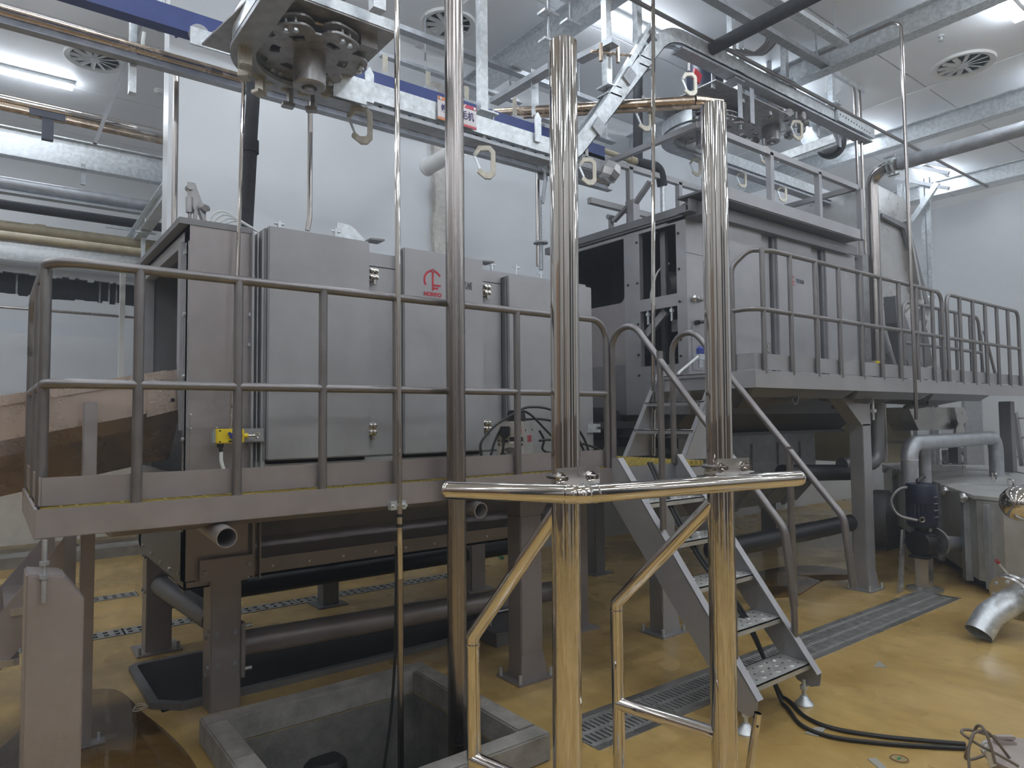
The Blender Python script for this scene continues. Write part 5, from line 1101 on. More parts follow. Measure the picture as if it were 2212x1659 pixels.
for y0, y1, m, r_, l in ((221, 284, CHROME, .05, 'bright chrome pipe below the left strip lamp'), (236, 300, BRASSY, .035, 'thin copper toned pipe beneath the chrome pipe')):
    p, q = lrow(y0, y1, 7.6); single('chrome_pipe', MB().cyl(p, q, r_, 14), m, l, 'pipe')
p, q = atX(356, 425, 1.33), atX(258, 562, 1.33)
inc = thing('inclined_beam', 'galvanised beam on clamps slanting down past the white wall end', 'beam', q)
obj('beam', MB().sweep([p+(p-q)*.2, q], ibeam(.11, .17, .01)), GALV, inc, smooth=0)
for t in (.35, .6, .85):
    c = p+(q-p)*t; k = MB(); k.cyl(c-Z*.12, c+Z*.14, .01); k.box(c.x-.10, c.x+.10, c.y-.02, c.y+.02, c.z-.11, c.z-.095); obj('clamp', k, GALV, inc)
obj('cross_arm', MB().box(q.x-.2, q.x+.3, q.y-.35, q.y-.30, q.z+.33, q.z+.43), GALV, inc, smooth=0)
p = atY(296, 75, 7.0); q = atY(205, 310, 7.0); single('hanger_rod', MB().beam(p+(p-q)*.25, q, .05, .03), DKSTEEL, 'dark slanted flat bar beside the left ceiling vent', 'hanger', smooth=0)
p = atY(180, 360, YL); single('hanger_rod', MB().box(p.x-.02, p.x+.02, YL-.02, YL+.02, atY(182, 400, YL).z, atY(182, 355, YL).z), GALVD, 'short hanger strip between the large left beam and the grey pipe', 'hanger', smooth=0)
p = atY(102, 262, 7.6); tg = thing('rail_stop', 'dark tee shaped hanger block on the left chrome pipe', 'hanger', p); obj('arm', MB().box(p.x-.14, p.x+.14, 7.56, 7.64, p.z+.02, p.z+.08), NAVY, tg, smooth=0); obj('stem', MB().box(p.x-.04, p.x+.05, 7.57, 7.63, p.z-.18, p.z+.02), NAVY, tg, smooth=0)
p = atY(265, 600, 10.0); single('white_post', MB().box(p.x-.03, p.x+.03, 9.97, 10.03, 1.2, atY(265, 560, 10.0).z), WHITEP, 'slim white post in the left bay behind the platform railing', 'post', smooth=0)
p = inc.location; g_ = atX(309, 530, 1.33); obj('drop_post', MB().box(g_.x-.02, g_.x+.02, g_.y-.02, g_.y+.02, g_.z-.5, g_.z+.08), GALV, inc, smooth=0)
p, q = atY(0, 662, 12.1), atY(290, 686, 12.1); single('wall_conduit', MB().cyl(p-X*1., q+X*.2, .02, 8), BRUSH, 'thin level rail on the far wall under the dark gap', 'conduit')
# valve group by the blue beam
p = atY(316, 30, 4.8); vg = thing('valve_group', 'small stainless valve set hanging left of the blue guard beam', 'valve', p); k = MB(); k.box(p.x-.05, p.x+.05, p.y-.05, p.y+.05, p.z-.06, p.z+.1); k.cyl(p+V((.08, 0, -.08)), p+V((.08, 0, .15)), .03); obj('valve_body', k, GALV, vg); obj('valve_lever', MB().beam(p+V((.1, -.05, .05)), p+V((.17, -.05, -.12)), .02, .015), BLUEP, vg, smooth=0)
p = atY(452, 82, 4.55); tr_ = thing('trolley', 'steel trolley with wheels on the pipe beside the corner plate', 'trolley', p)
for dx in (-.06, .06, .16): obj('wheel', MB().lathe([(.02, -.02), (.06, -.02), (.06, .02), (.02, .02)], p+X*dx, Y, 16), GALVD, tr_)
obj('frame', MB().box(p.x-.12, p.x+.2, p.y-.04, p.y-.025, p.z-.09, p.z+.02), GALV, tr_, smooth=0)
# ================================================================ polished posts in the foreground
def post_at(px0, py0, px1, py1, d): # top and a lower point on the axis at a camera depth
    a = EYE+sight(px0, py0)*d; b = EYE+sight(px1, py1)*d; return a, b
a, b_ = post_at(1216, 92, 1226, 1659, 2.25)
# keep it upright: same ground position for both
def upright(p, q): m = (p+q)/2; return V((p.x, p.y, p.z)), V((q.x, q.y, q.z))
P2a = atY(1216, 90, 1.67); P2b = atY(1226, 1659, 1.69); P2b = P2a + (P2b-P2a)*((P2a.z-0)/(P2a.z-P2b.z))
p2 = thing('polished_post', 'tallest polished steel post in the middle with the joint of the guard bar on it', 'post', P2b, 'polished guard posts')
R2 = .047
obj('tube', MB().tube([P2b+Z*.012, P2a-Z*.03], R2, 40), CHROME, p2); obj('cap', MB().lathe([(R2, -.031), (R2, -.006), (R2-.006, 0), (.001, .001)], P2a, n=40), CHROME, p2); obj('base_plate', MB().box(P2b.x-.11, P2b.x+.11, P2b.y-.11, P2b.y+.11, 0, .014), SHEET, p2, smooth=0)
P3a = atY(1541, 226, 1.55); P3b = atY(1566, 1659, 1.57); P3b = P3a + (P3b-P3a)*((P3a.z-0)/(P3a.z-P3b.z))
p3 = thing('polished_post', 'right polished steel post standing before the stair', 'post', P3b, 'polished guard posts')
obj('tube', MB().tube([P3b+Z*.012, P3a-Z*.03], R2, 40), CHROME, p3); obj('cap', MB().lathe([(R2, -.031), (R2, -.006), (R2-.006, 0), (.001, .001)], P3a, n=40), CHROME, p3); obj('base_plate', MB().box(P3b.x-.11, P3b.x+.11, P3b.y-.11, P3b.y+.11, 0, .014), SHEET, p3, smooth=0)
P1 = atY(984, 900, 2.93)
p1 = thing('pit_post', 'dull worn stainless tube standing in the concrete pit and rising out of the top', 'post', (P1.x, P1.y, -1.1))
q0, q1 = atY(979.5, -40, 2.93), atY(989, 1600, 2.93); t = (q1-q0).normalized()
obj('tube', MB().tube([q0-t*2.2 if False else q0+(q0-q1)*.25, q1+t*1.05], .0485, 36), BRUSH, p1)
obj('rust_ring', MB().cyl(q1, q1+t*.05, .0495, 36), BRASSY, p1)
# braces behind the posts
def brace(parent, P, px_t, py_t, px_k, py_k, Yk, py_h, r=.0255):
    k = atY(px_k, py_k, Yk); zt_ = None
    top = P+Z*0
    s = atY(px_t, py_t, P.y+.05); a0 = V((P.x, P.y+.02, s.z)); g = V((k.x+.004, k.y, 0))
    obj('brace', MB().tube([a0, k, g+Z*.01], r, 24) if False else MB().tube(fillet([a0, k, g], .03, 4), r, 24), CHROME, parent)
    z = atY(px_k, py_h, Yk).z
    obj('lower_tie', MB().tube([V((k.x, k.y, z)), V((P.x, P.y+.03, z))], r, 24), CHROME, parent)
    k2 = MB(); k2.lathe([(r+.001, 0), (r+.0025, .006), (r+.001, .012)], V((k.x, k.y, k.z-.035)), n=24); obj('weld_ring', k2, CHROME, parent)
brace(p2, V((atY(1220, 1150, 1.68).x, 1.68, 0)), 1190, 1095, 1021, 1375, 2.10, 1640)
brace(p3, V((atY(1550, 1150, 1.56).x, 1.56, 0)), 1525, 1085, 1331, 1303, 2.0, 1520)
# guard bar
E0, E1, E2 = EYE+sight(966, 1059)*2.3, EYE+sight(1256, 1068)*2.09, EYE+sight(1726, 1033)*2.62
E0.z = E2.z = E1.z
def onz(px, py): return atZ(px, py, E1.z)
E0 = EYE+sight(966, 1059)*2.28; E2 = EYE+sight(1726, 1033)*2.6
gb = thing('guard_bar', 'thick polished bar with elbow clamped level across the two posts', 'rail', E1)
rb = .0295
obj('tube', MB().tube(fillet([E0, E1, E2], .05, 8), rb, 32), CHROME, gb)
for e, o_ in ((E0, E1), (E2, E1)):
    dd = (e-o_).normalized(); obj('end_cap', MB().lathe([(rb+.0006, -.012), (rb+.0004, 0), (rb*.86, .008), (.001, .010)], e, dd, 32), CHROME, gb)
u_, v_ = (E1-E0).normalized(), (E2-E1).normalized()
for pt, dd in ((E1-u_*.045, u_), (E1+v_*.05, v_)): obj('weld_ring', MB().lathe([(rb+.0002, -.004), (rb+.0014, 0), (rb+.0002, .004)], pt, dd, 32), CHROME, gb)
def ubolt(P, px, py, tag_):
    d = (P-EYE); c = P.copy(); z = atY(px, py, P.y).z; c.z = z
    f = V((v_.x, v_.y, 0)).normalized(); n_ = V((f.y, -f.x, 0)); n_ = n_ if n_.y < 0 else -n_
    pl = c+n_*(R2+.006)
    plate = obj('clamp_plate', MB().obox(pl+f*.012, f*.085, n_*.003, Z*.03), SHEET, gb, bevel=.002)
    k = MB(); k.tube([c+n_*(R2+.03)-f*(R2+.012)]+[c+(-f*math.cos(a)-n_*math.sin(a))*(R2+.012) for a in [math.pi*i/12 for i in range(13)]]+[c+n_*(R2+.03)+f*(R2+.012)], .0065, 10); obj('u_bolt', k, BRUSH, plate)
    for s_ in (-1, 1):
        k = MB(); q = c+n_*(R2+.009)+f*s_*(R2+.012); k.cyl(q, q+n_*.004, .018, 16); k.cyl(q+n_*.004, q+n_*.014, .0145, 6); k.cyl(q+n_*.014, q+n_*.034, .0075, 10); obj('nut', k, CHROME, plate)
ubolt(P2a+(P2b-P2a)*.5, 1222, 1028, '2'); ubolt(P3a+(P3b-P3a)*.5, 1553, 1007, '3')
pl = MB(); f = V((v_.x, v_.y, 0)).normalized(); q = atY(1575, 1020, 1.53); pl.obox(q, f*.10, V((f.y, -f.x, 0))*.03, Z*.003); obj('bracket_tab', pl, SHEET, gb, smooth=0)
# ================================================================ steel hoist housing at the right
hh = thing('hoist_housing', 'tall slanted stainless hoist housing beside the big bent pipe', 'housing', (9.5, 4.4, 1.9))
YH = 4.3
def hp(px, py, Yc=YH): return atY(px, py, Yc)
b = MB(); b.prism([hp(1893, 398), hp(1955, 430), hp(1978, 540), hp(2040, 810), hp(2052, 870), hp(1900, 860)], (0, 1.2, 0)); obj('housing_shell', b, SHEET, hh, smooth=0)
b = MB(); b.prism([hp(1898, 462, YH-.01), hp(1953, 487, YH-.01), hp(1960, 500, YH-.01), hp(2000, 660, YH-.01), hp(1993, 660, YH-.01), hp(1946, 495, YH-.01), hp(1898, 470, YH-.01)], (0, -.05, 0)); obj('edge_angle', b, DKSTEEL, hh, smooth=0)
b = MB(); b.prism([hp(1886, 400, YH-.02), hp(1897, 404, YH-.02), hp(1900, 800, YH-.02), hp(1890, 800, YH-.02)], (0, -.02, 0)); obj('side_trim', b, SHEET, hh, smooth=0)
b = MB(); b.prism([hp(1908, 642, YH-.1), hp(1915, 642, YH-.1), hp(1975, 812, YH-.1), hp(1940, 800, YH-.1), hp(1912, 700, YH-.1)], (0, -.15, 0)); obj('inner_chute', b, DKSTEEL, hh, smooth=0)
b = MB(); b.beam(hp(1945, 705, YH-.06), hp(1988, 650, YH-.06), .05, .1, Y); b.beam(hp(1988, 720, YH-.06), hp(2010, 640, YH-.06), .04, .12, Y); obj('brace', b, SHEET, hh, smooth=0)
b = MB(); b.beam(hp(1955, 478, YH-.04), hp(2010, 790, YH-.04), .06, .10, Y); obj('slanted_edge', b, SHEET, hh, smooth=0)
hb = MB(); hb.prism([hp(1900, 895, 3.9), hp(1962, 895, 3.9), hp(1975, 1000, 3.9), hp(1890, 1000, 3.9)], (0, .9, 0)); obj('lower_duct', hb, mat('yellowed_plastic_panel', (.40, .34, .20), .5, 0, .15, 3), hh, smooth=0)
hb = MB(); hb.prism([hp(1962, 880, 3.6), hp(2075, 880, 3.6), hp(2082, 915, 3.6), hp(2068, 928, 3.6), hp(1985, 930, 3.6)], (0, 1.0, 0)); hb.prism([hp(2062, 880, 3.55), hp(2082, 880, 3.55), hp(2092, 905, 3.55), hp(2072, 925, 3.55)], (0, .05, 0)); obj('lower_hopper', hb, SHEET, hh, smooth=0)
hb = MB(); hb.lathe([(.001, 0), (.16, 0), (.16, .03), (.001, .03)], hp(2070, 940, 3.55), -Y, 20); obj('bearing_flange', hb, SHEET, hh)
hb = MB(); hb.box(hp(1965, 930, 3.6).x, hp(2120, 930, 3.6).x, 3.55, 4.4, 1.25, 1.28); obj('shelf_plate', hb, SHEET, hh, smooth=0)
for px in (1990, 2072): p = hp(px, 960, 3.9); obj('leg', MB().box(p.x-.06, p.x+.06, 3.9, 4.02, .9, 1.25), DKSTEEL, hh, smooth=0)
bt = thing('belt_frame', 'long low dark steel conveyor frame behind the water tank', 'conveyor', (12, 4.6, .9))
p, q = atY(1985, 992, 4.9), atY(2145, 1000, 4.9); p.z = q.z = .95; q.x = min(q.x, 14.2)
for dz in (0, -.25): obj('rail', MB().beam(p+Z*dz, q+Z*dz, .05, .06), BRUSH if dz == 0 else DKSTEEL, bt, smooth=0)
for i in range(6): a = p+(q-p)*(i/6); obj('brace', MB().beam(a+Z*-.02, a+(q-p)/6-Z*.23, .03, .04), DKSTEEL, bt, smooth=0)
for i in (0, 3, 6): a = p+(q-p)*(i/6); obj('leg', MB().box(a.x-.04, a.x+.04, a.y-.04, a.y+.04, 0, .95), DKSTEEL, bt, smooth=0)
b = MB(); b.box(hp(2085, 900, 4.6).x, 14, 4.6, 4.65, 0, 1.9); single('grey_screen', b, GALVD, 'grey sheet screen behind the water tank at the right', 'screen', smooth=0)
# ================================================================ covered water tank
zt2 = .86
tk = thing('water_tank', 'large grey steel water tank with lidded top and lifting handles', 'tank', (8.2, 2.6, 0))
A = atZ(1903, 1003, zt2); B = atZ(2100, 1072, zt2); Bc = atZ(2125, 1078, zt2); B = atZ(2100, 1070, zt2)
far = atZ(2150, 1015, zt2); 
xF, yF = A.x, A.y      # back left corner
xN, yN = B.x, B.y      # near corner
edge = (A-B); edge.z = 0; ln = edge.length; ed = edge.normalized(); sd = V((ed.y, -ed.x, 0)); sd = sd if sd.x > 0 else -sd
W_ = 2.6; ch_ = .22
o0 = B-ed*.0
pts = [o0, o0+ed*ln, o0+ed*ln+sd*W_, o0-ed*.35+sd*W_, o0-ed*.35+sd*.55, o0-ed*.18+sd*.18]
def zz_(P_, z): return [V((p.x, p.y, z)) for p in P_]
obj('tank_body', MB().prism(zz_([p+sd*.03 if i < 2 else p for i, p in enumerate(pts)], .1), (0, 0, zt2-.14)), DULL, tk, smooth=0)
obj('plinth', MB().prism(zz_([o0+sd*.1, o0+ed*ln+sd*.1, o0+ed*ln+sd*W_, o0-ed*.3+sd*W_, o0-ed*.3+sd*.5], 0), (0, 0, .1)), DARK, tk, smooth=0)
nl = 4
for i in range(nl):
    for j in range(2):
        a = o0+ed*(ln*i/nl+.01)+sd*(W_*j/2+.01); b2 = o0+ed*(ln*(i+1)/nl-.01)+sd*(W_*j/2+.01)
        w2 = sd*(W_/2-.02)
        P_ = [a, b2, b2+w2, a+w2]
        if i == 0 and j == 0: P_ = [o0-ed*.0+sd*.01, b2, b2+w2, o0-ed*.34+w2+sd*.01, o0-ed*.34+sd*.55, o0-ed*.18+sd*.19]
        if i == 0 and j == 1: P_ = [a-ed*.34, b2, b2+w2, a-ed*.34+w2]
        ld = obj('lid', MB().prism(zz_(P_, zt2-.035), (0, 0, .035+.006*((i+j) % 2))), DULL, tk, bevel=.004)
        c = (P_[0]+P_[1])/2+w2*.5 if i else (P_[1]+P_[2])/2-ed*.35-w2*.1
        for s_ in (-.5,):
            hx = MB(); hx.tube(fillet(zz_([c-ed*.06], zt2)+zz_([c-ed*.06], zt2+.09)+zz_([c+ed*.06], zt2+.09)+zz_([c+ed*.06], zt2), .02, 4), .008, 8); obj('lid_handle', hx, CHROME, ld)
for i in range(7):
    c = o0+ed*(ln*(i+.3)/7)-sd*.005; c.z = zt2-.045; obj('clamp_knob', MB().lathe([(.02, -.02), (.02, .0), (.045, .005), (.05, .03), (.04, .05), (.001, .055)], c, -sd, 14), SHEET, tk)
for i, f in enumerate((.06, .28, .55, .8)):
    c = o0+ed*ln*f; b = MB(); b.obox(V((c.x, c.y, .42))+sd*.01, ed*.05, sd*.03, Z*.37); obj('rib', b, GALVD, tk, smooth=0)
c = o0-ed*.09+sd*.09; b = MB(); b.obox(V((c.x, c.y, .42)), (ed+sd).normalized()*.04, (ed-sd).normalized()*.02, Z*.37); obj('rib', b, GALVD, tk, smooth=0)
# looped transfer pipe on the tank
v0 = atY(1968, 1090, 2.95); top_ = atY(1968, 958, 2.95).z
vA = V((v0.x, v0.y, 0)); e1 = atZ(2150, 945, top_); e1 = V((e1.x, e1.y, top_))
lp2 = thing('transfer_pipe', 'grey galvanised pipe rising behind the pump and looping down into the tank lid', 'pipe', vA)
obj('pipe', MB().tube(fillet([(v0.x, v0.y, .55), (v0.x, v0.y, top_), e1, V((e1.x, e1.y, zt2))], .16, 8), .075, 22), GALVD, lp2); pz2 = atY(1994, 970, 3.2); obj('dip_pipe', MB().cyl((pz2.x, pz2.y, zt2), (pz2.x, pz2.y, top_), .07, 18), GALVD, lp2)
for zc in (.95,): obj('joint', MB().cyl((v0.x, v0.y, top_-.16), (v0.x, v0.y, top_-.145), .078, 22), GALV, lp2)
# vertical pump
pf = atZ(1998, 1268, .03); pm = thing('vertical_pump', 'upright pump with dark navy finned motor and stainless flange beside the tank', 'pump', (pf.x, pf.y, 0))
def pz_at(py): return atY(1998, py, pf.y).z
zm0, zm1 = pz_at(1136), pz_at(1043); r = .128
fins = [(r*(1. if i % 2 else .93)) for i in range(48)]
b = MB(); n = 48
for (za, zb2, ff) in ((zm0+.06, zm1-.16, 1),):
    vs = [V((pf.x+fins[i]*math.cos(2*math.pi*i/n), pf.y+fins[i]*math.sin(2*math.pi*i/n), z)) for z in (za, zb2) for i in range(n)]
    b.add(vs, [(i, (i+1) % n, n+(i+1) % n, n+i) for i in range(n)]+[tuple(range(n)), tuple(range(n, 2*n))])
obj('finned_motor', b, NAVY, pm, smooth=0)
obj('fan_cowl', MB().lathe([(r*1.02, zm1-.17), (r*1.02, zm1-.02), (r*.95, zm1), (.001, zm1+.005)], (pf.x, pf.y, 0), n=32), NAVY, pm)
obj('motor_flange', MB().lathe([(r*.9, zm0), (r*1.0, zm0+.02), (r*1.0, zm0+.06), (r*.6, zm0+.06)], (pf.x, pf.y, 0), n=32), NAVY, pm)
k = MB()
for a in (-100, -55):
    for i in range(4): q = V((pf.x+r*1.01*math.cos(R(a)), pf.y+r*1.01*math.sin(R(a)), zm0+.10+.06*i)); k.obox(q, V((-math.sin(R(a)), math.cos(R(a)), 0))*.022, V((math.cos(R(a)), math.sin(R(a)), 0))*.004, Z*.004)
obj('cooling_slot', k, GALVD, pm, kind='stuff', smooth=0)
zc = pz_at(1172)
obj('lantern', MB().cyl((pf.x, pf.y, zc+.05), (pf.x, pf.y, zm0+.01), .065, 18), BLACK, pm); obj('label_plate', MB().obox((pf.x, pf.y-.066, zc+.13), (.03, 0, 0), (0, .002, 0), (0, 0, .02)), GALV, pm, smooth=0)
obj('volute', MB().lathe([(.07, -.075), (.115, -.065), (.122, 0), (.115, .065), (.07, .075)], (pf.x-.02, pf.y+.0, zc), (1, -.25, 0), 28), BLACK, pm); obj('volute_lid', MB().lathe([(.10, .06), (.11, .08), (.066, .095)], (pf.x, pf.y, zc), n=24), BLACK, pm)
fx = V((1, -.25, 0)).normalized(); fc = V((pf.x, pf.y, zc))+fx*.10-Y*.03
obj('flange', MB().lathe([(.05, 0), (.135, 0), (.135, .025), (.05, .025)], fc, fx, 28), SHEET, pm)
k = MB()
for i in range(8): a = 2*math.pi*i/8; e1_ = Z; e2_ = fx.cross(Z); q = fc+fx*.025+(e1_*math.cos(a)+e2_*math.sin(a))*.11; k.bolt(q, fx, .013, .012)
obj('flange_bolt', k, GALV, pm)
qe = atY(2078, 1180, pf.y-.05); obj('outlet_pipe', MB().cyl(fc+fx*.02, qe+V((.15, 0, 0)), .068, 20), GALVD, pm)
obj('pedestal', MB().box(pf.x-.055, pf.x+.055, pf.y-.055, pf.y+.055, .035, zc-.10), SHEET, pm, smooth=0); obj('base_disc', MB().lathe([(.001, 0), (.15, 0), (.15, .02), (.06, .035), (.001, .035)], (pf.x, pf.y, 0), n=28), SHEET, pm); obj('saddle', MB().box(pf.x-.12, pf.x+.14, pf.y-.08, pf.y+.08, zc-.125, zc-.10), BLACK, pm, smooth=0)
obj('motor_cable', MB().tube(spline([atY(1996, 1035, 2.80)+Z*.02, atY(1994, 1030, 2.80), atY(1986, 1036, 2.79), V((pf.x-.06, pf.y, zm1+.03)), V((pf.x-.05, pf.y, zm1))], 6), .018, 10), RUBBER, pm)
a = V((pf.x, pf.y, zm1-.03))-RT*(r-.02); n3 = V((FW.x, FW.y, 0)).normalized()
obj('flex_conduit', MB().tube(spline([a, a-RT*.10-Z*.03, a-RT*.17-Z*.13, a-RT*.13-Z*.25-n3*.04, a+RT*.0-Z*.29-n3*.11], 8), .015, 10), TUBE, pm); obj('gland_ring', MB().tube(circle(a+RT*.03-Z*.28-n3*.13, .022, 0, 360, 14, RT, Z), .007, 8), BRUSH, pm)
obj('wedge_plate', MB().prism([(pf.x-.28, pf.y+.1, 0), (pf.x-.20, pf.y+.1, 0), (pf.x-.12, pf.y+.1, .55), (pf.x-.16, pf.y+.1, .55)], (0, .02, 0)), SHEET, pm, smooth=0)
# big pipe mouth and elbow at the right edge
p0 = atZ(2110, 1335, .16); dvec = (atZ(2212, 1292, .32)-p0); dvec = dvec.normalized()
op = thing('outlet_spout', 'thick galvanised outlet pipe pointing left with bolted flange at the right edge', 'pipe', p0)
a0 = EYE+sight(2108, 1340)*((p0-EYE).dot(FW)); a1 = EYE+sight(2212, 1278)*((p0-EYE).dot(FW)+.15); dd = (a1-a0).normalized()
obj('pipe', MB().tube(fillet([a1+dd*.5, a0+dd*.14-Z*.02, a0+dd*.02-Z*.10], .16, 8), .092, 26, hollow=.95), GALV, op); fc = a0+(a1-a0)*.74
obj('flange', MB().lathe([(.09, 0), (.165, 0), (.165, .025), (.09, .025)], fc, dd, 28).lathe([(.09, .035), (.165, .035), (.165, .06), (.09, .06)], fc, dd, 28), SHEET, op)
k = MB(); e1_ = dd.orthogonal().normalized(); e2_ = dd.cross(e1_)
for i in range(8): a = 2*math.pi*i/8; q = fc-dd*.012+(e1_*math.cos(a)+e2_*math.sin(a))*.135; k.bolt(q, dd, .014, .09)
obj('flange_bolt', k, GALV, op)
hd0, hd1 = fc+V((.04, -.02, .10)), EYE+sight(2152, 1210)*((fc-EYE).dot(FW)); obj('valve_lever', MB().cyl(hd0, hd1, .007, 8), GALV, op); obj('lever_grip', MB().cyl(hd1+(hd0-hd1)*.0, hd1+(hd0-hd1)*.12, .014, 10), REDC, op)
p = EYE+sight(2166, 1092)*4.9; q = p+RT*.9+UP*.12; dq = (q-p).normalized(); k = MB(); k.lathe([(.001, 0), (.05, .008), (.09, .035), (.115, .075), (.125, .12), (.128, .9)], p, dq, 28); single('polished_elbow', k, CHROME, 'rounded polished pipe end above the tank at the right edge', 'pipe')
# dark blower behind the deck leg
p = atZ(1910, 1180, .0); b = MB(); b.lathe([(.001, -.12), (.30, -.12), (.34, -.05), (.34, .1), (.2, .15), (.001, .15)], atY(1902, 1120, 3.9), (.3, -1, 0), 26); b.box(atY(1895, 1150, 3.9).x, atY(1925, 1150, 3.9).x, 3.8, 4.2, 0, .25); single('dark_blower', b, DKSTEEL, 'round dark drum housing half hidden behind the right deck leg', 'machine')
# ================================================================ small things
# welder on the platform
wz = ZP+.005; wc = atY(1133, 985, 3.45); yw = wc.y; wx1 = wc.x; wW, wd = .18, .30; wx0 = wx1-wW; wzt = atY(1133, 911, yw).z
wl = thing('welding_machine', 'grey portable welding set standing on the lower platform', 'welder', (wx1, yw, wz)); wl.rotation_euler.z = R(-50)
obj('body', MB().box(wx0+.005, wx1-.003, yw+.004, yw+wd, wz, wzt), WELD, wl, bevel=.010)
obj('rear_panel', MB().box(wx0, wx1, yw-.004, yw+.006, wz, wzt+.004), mat('warm_grey_panel', (.40, .37, .34), .5), wl, bevel=.002)
obj('side_panel', MB().box(wx1-.004, wx1+.001, yw+.012, yw+wd-.01, wz+.005, wzt-.01), WELD, wl, smooth=0)
hc = (wx0+wx1)/2+.01; obj('handle', MB().prism([(hc-.05, yw+.05, wzt), (hc-.04, yw+.05, wzt+.075), (hc+.04, yw+.05, wzt+.075), (hc+.055, yw+.05, wzt)], (0, .16, 0)), BLACK, wl, bevel=.008)
k = MB(); k.box(wx0+.03, wx0+.09, yw-.05, yw-.004, wzt-.09, wzt-.028); k.box(wx0+.04, wx0+.075, yw-.055, yw-.03, wzt-.10, wzt-.04); obj('socket_box', k, BLACK, wl, bevel=.005)
fcn = V((wx0+.085, yw-.006, wz+.05)); k = MB()
for i in range(6): k.tube(circle(fcn, .010+.011*i, 0, 360, 24, X, Z), .0024, 6)
obj('fan_grille', k, BLACK, wl); obj('fan_wire', MB().cyl(fcn+V((-.06, -.004, .07)), fcn+V((.04, -.004, -.03)), .0018, 6), GALV, wl)
obj('warning_label', MB().box(wx1-.05, wx1-.016, yw-.0055, yw-.004, wzt-.07, wzt-.048), RED, wl, smooth=0); obj('warning_label', MB().box(wx1-.04, wx1-.026, yw-.0062, yw-.0055, wzt-.068, wzt-.06), WHITEP, wl, smooth=0)
obj('rating_plate', MB().box(wx1-.095, wx1-.008, yw-.0055, yw-.004, wzt-.125, wzt-.098), BLACK, wl, smooth=0); obj('small_label', MB().box(wx1-.095, wx1-.07, yw-.0055, yw-.004, wzt-.138, wzt-.128), WHITEP, wl, smooth=0)
k = MB()
for dx, dz in ((.014, -.12), (.014, -.145), (.165, -.145)): q = V((wx0+dx, yw-.004, wzt+dz)); k.cyl(q, q-Y*.005, .006, 8)
k.box(wx0+.035, wx0+.075, yw-.012, yw-.004, wzt-.13, wzt-.115); obj('panel_screw', k, BLACK, wl, kind='stuff')
for y_ in (yw+.03, yw+wd-.04): q = V((wx1+.001, y_, wzt-.055)); obj('side_screw', MB().cyl(q, q+X*.004, .007, 8), BLACK, wl)
text('lettering', 'TAYOR', .062, (wx1+.0022, yw+.08, wzt-.115), Y, Z, RED, wl, squeeze=.72, bold=.001)
obj('power_cord', MB().tube(spline([V((wx0+.055, yw-.03, wzt-.10)), V((wx0+.05, yw-.035, wzt-.15)), V((wx0+.04, yw-.03, wz+.04)), V((wx0+.035, yw-.02, wz))], 6), .008, 8), RUBBER, wl)
cs = [[(1040, 985), (1038, 960), (1050, 940), (1075, 915), (1120, 890), (1145, 895), (1185, 935), (1215, 965), (1230, 985)],
      [(1060, 984), (1070, 950), (1090, 915), (1125, 885), (1155, 879), (1190, 885), (1230, 905), (1260, 945), (1275, 985)],
      [(1135, 906), (1165, 905), (1200, 912), (1240, 935), (1262, 975)],
      [(1165, 952), (1190, 950), (1240, 955), (1280, 965), (1302, 974)],
      [(1165, 930), (1175, 950), (1172, 970), (1190, 978), (1240, 976), (1300, 975)]]
for i, c in enumerate(cs):
    pts = [atY(x, y, yw+.08+.04*i) for x, y in c]
    for p in pts: p.z = max(p.z, ZP+.012)
    single('welding_cable', MB().tube(spline(pts, 6), .0085, 8), RUBBER, ['black cable arching left over the welding set', 'tallest black cable arch behind the welding set', 'black cable rising from the welder handle', 'low black cable leading right from the welder', 'black cable curling at the right foot of the welder'][i], 'cable')
p = atY(1282, 925, 4.0); single('door_catch', MB().box(p.x-.06, p.x+.05, p.y, p.y+.02, p.z-.035, p.z+.035).box(p.x+.03, p.x+.05, p.y-.03, p.y, p.z-.035, p.z-.01).box(p.x+.03, p.x+.05, p.y-.03, p.y, p.z+.01, p.z+.035), GALV, 'small bright catch at the right edge of the left machine', 'latch', smooth=0)
# pump in the pit
p = atZ(703, 1650, -.22); pp_ = thing('pit_pump', 'round black pump head down in the concrete pit', 'pump', (p.x, p.y, -1.1))
obj('pump_body', MB().lathe([(.11, -1.1), (.12, -.95), (.12, -.30), (.10, -.25)], (p.x, p.y, 0), n=28), BLACK, pp_); obj('pump_lid', MB().lathe([(.10, -.26), (.115, -.25), (.11, -.215), (.08, -.19), (.001, -.185)], (p.x, p.y, 0), n=28), RUBBER, pp_)
# floor cables from the stair
for i, (c, l) in enumerate((([(1600, 1380), (1640, 1450), (1690, 1505), (1740, 1548), (1800, 1573), (1900, 1590), (2000, 1600), (2085, 1607)], 'upper of the two black cables running over the floor to the pail'), ([(1603, 1375), (1650, 1455), (1690, 1520), (1730, 1565), (1790, 1590), (1880, 1603), (1990, 1612), (2090, 1617)], 'lower of the two black cables running over the floor to the pail'))):
    pts = [atZ(x, y, .012) for x, y in c]
    st_ = [V((3.34+.03*i, 2.95, ZP+.02)), V((3.30+.03*i, 2.75, 1.05)), V((3.33+.03*i, 2.55, .75)), V((3.45+.03*i, 2.36, .45))]
    sp_ = spline(st_+pts[2:], 7)
    for q in sp_: q.z = max(q.z, .0115)
    single('floor_cable', MB().tube(sp_, .010, 8), RUBBER, l, 'cable')
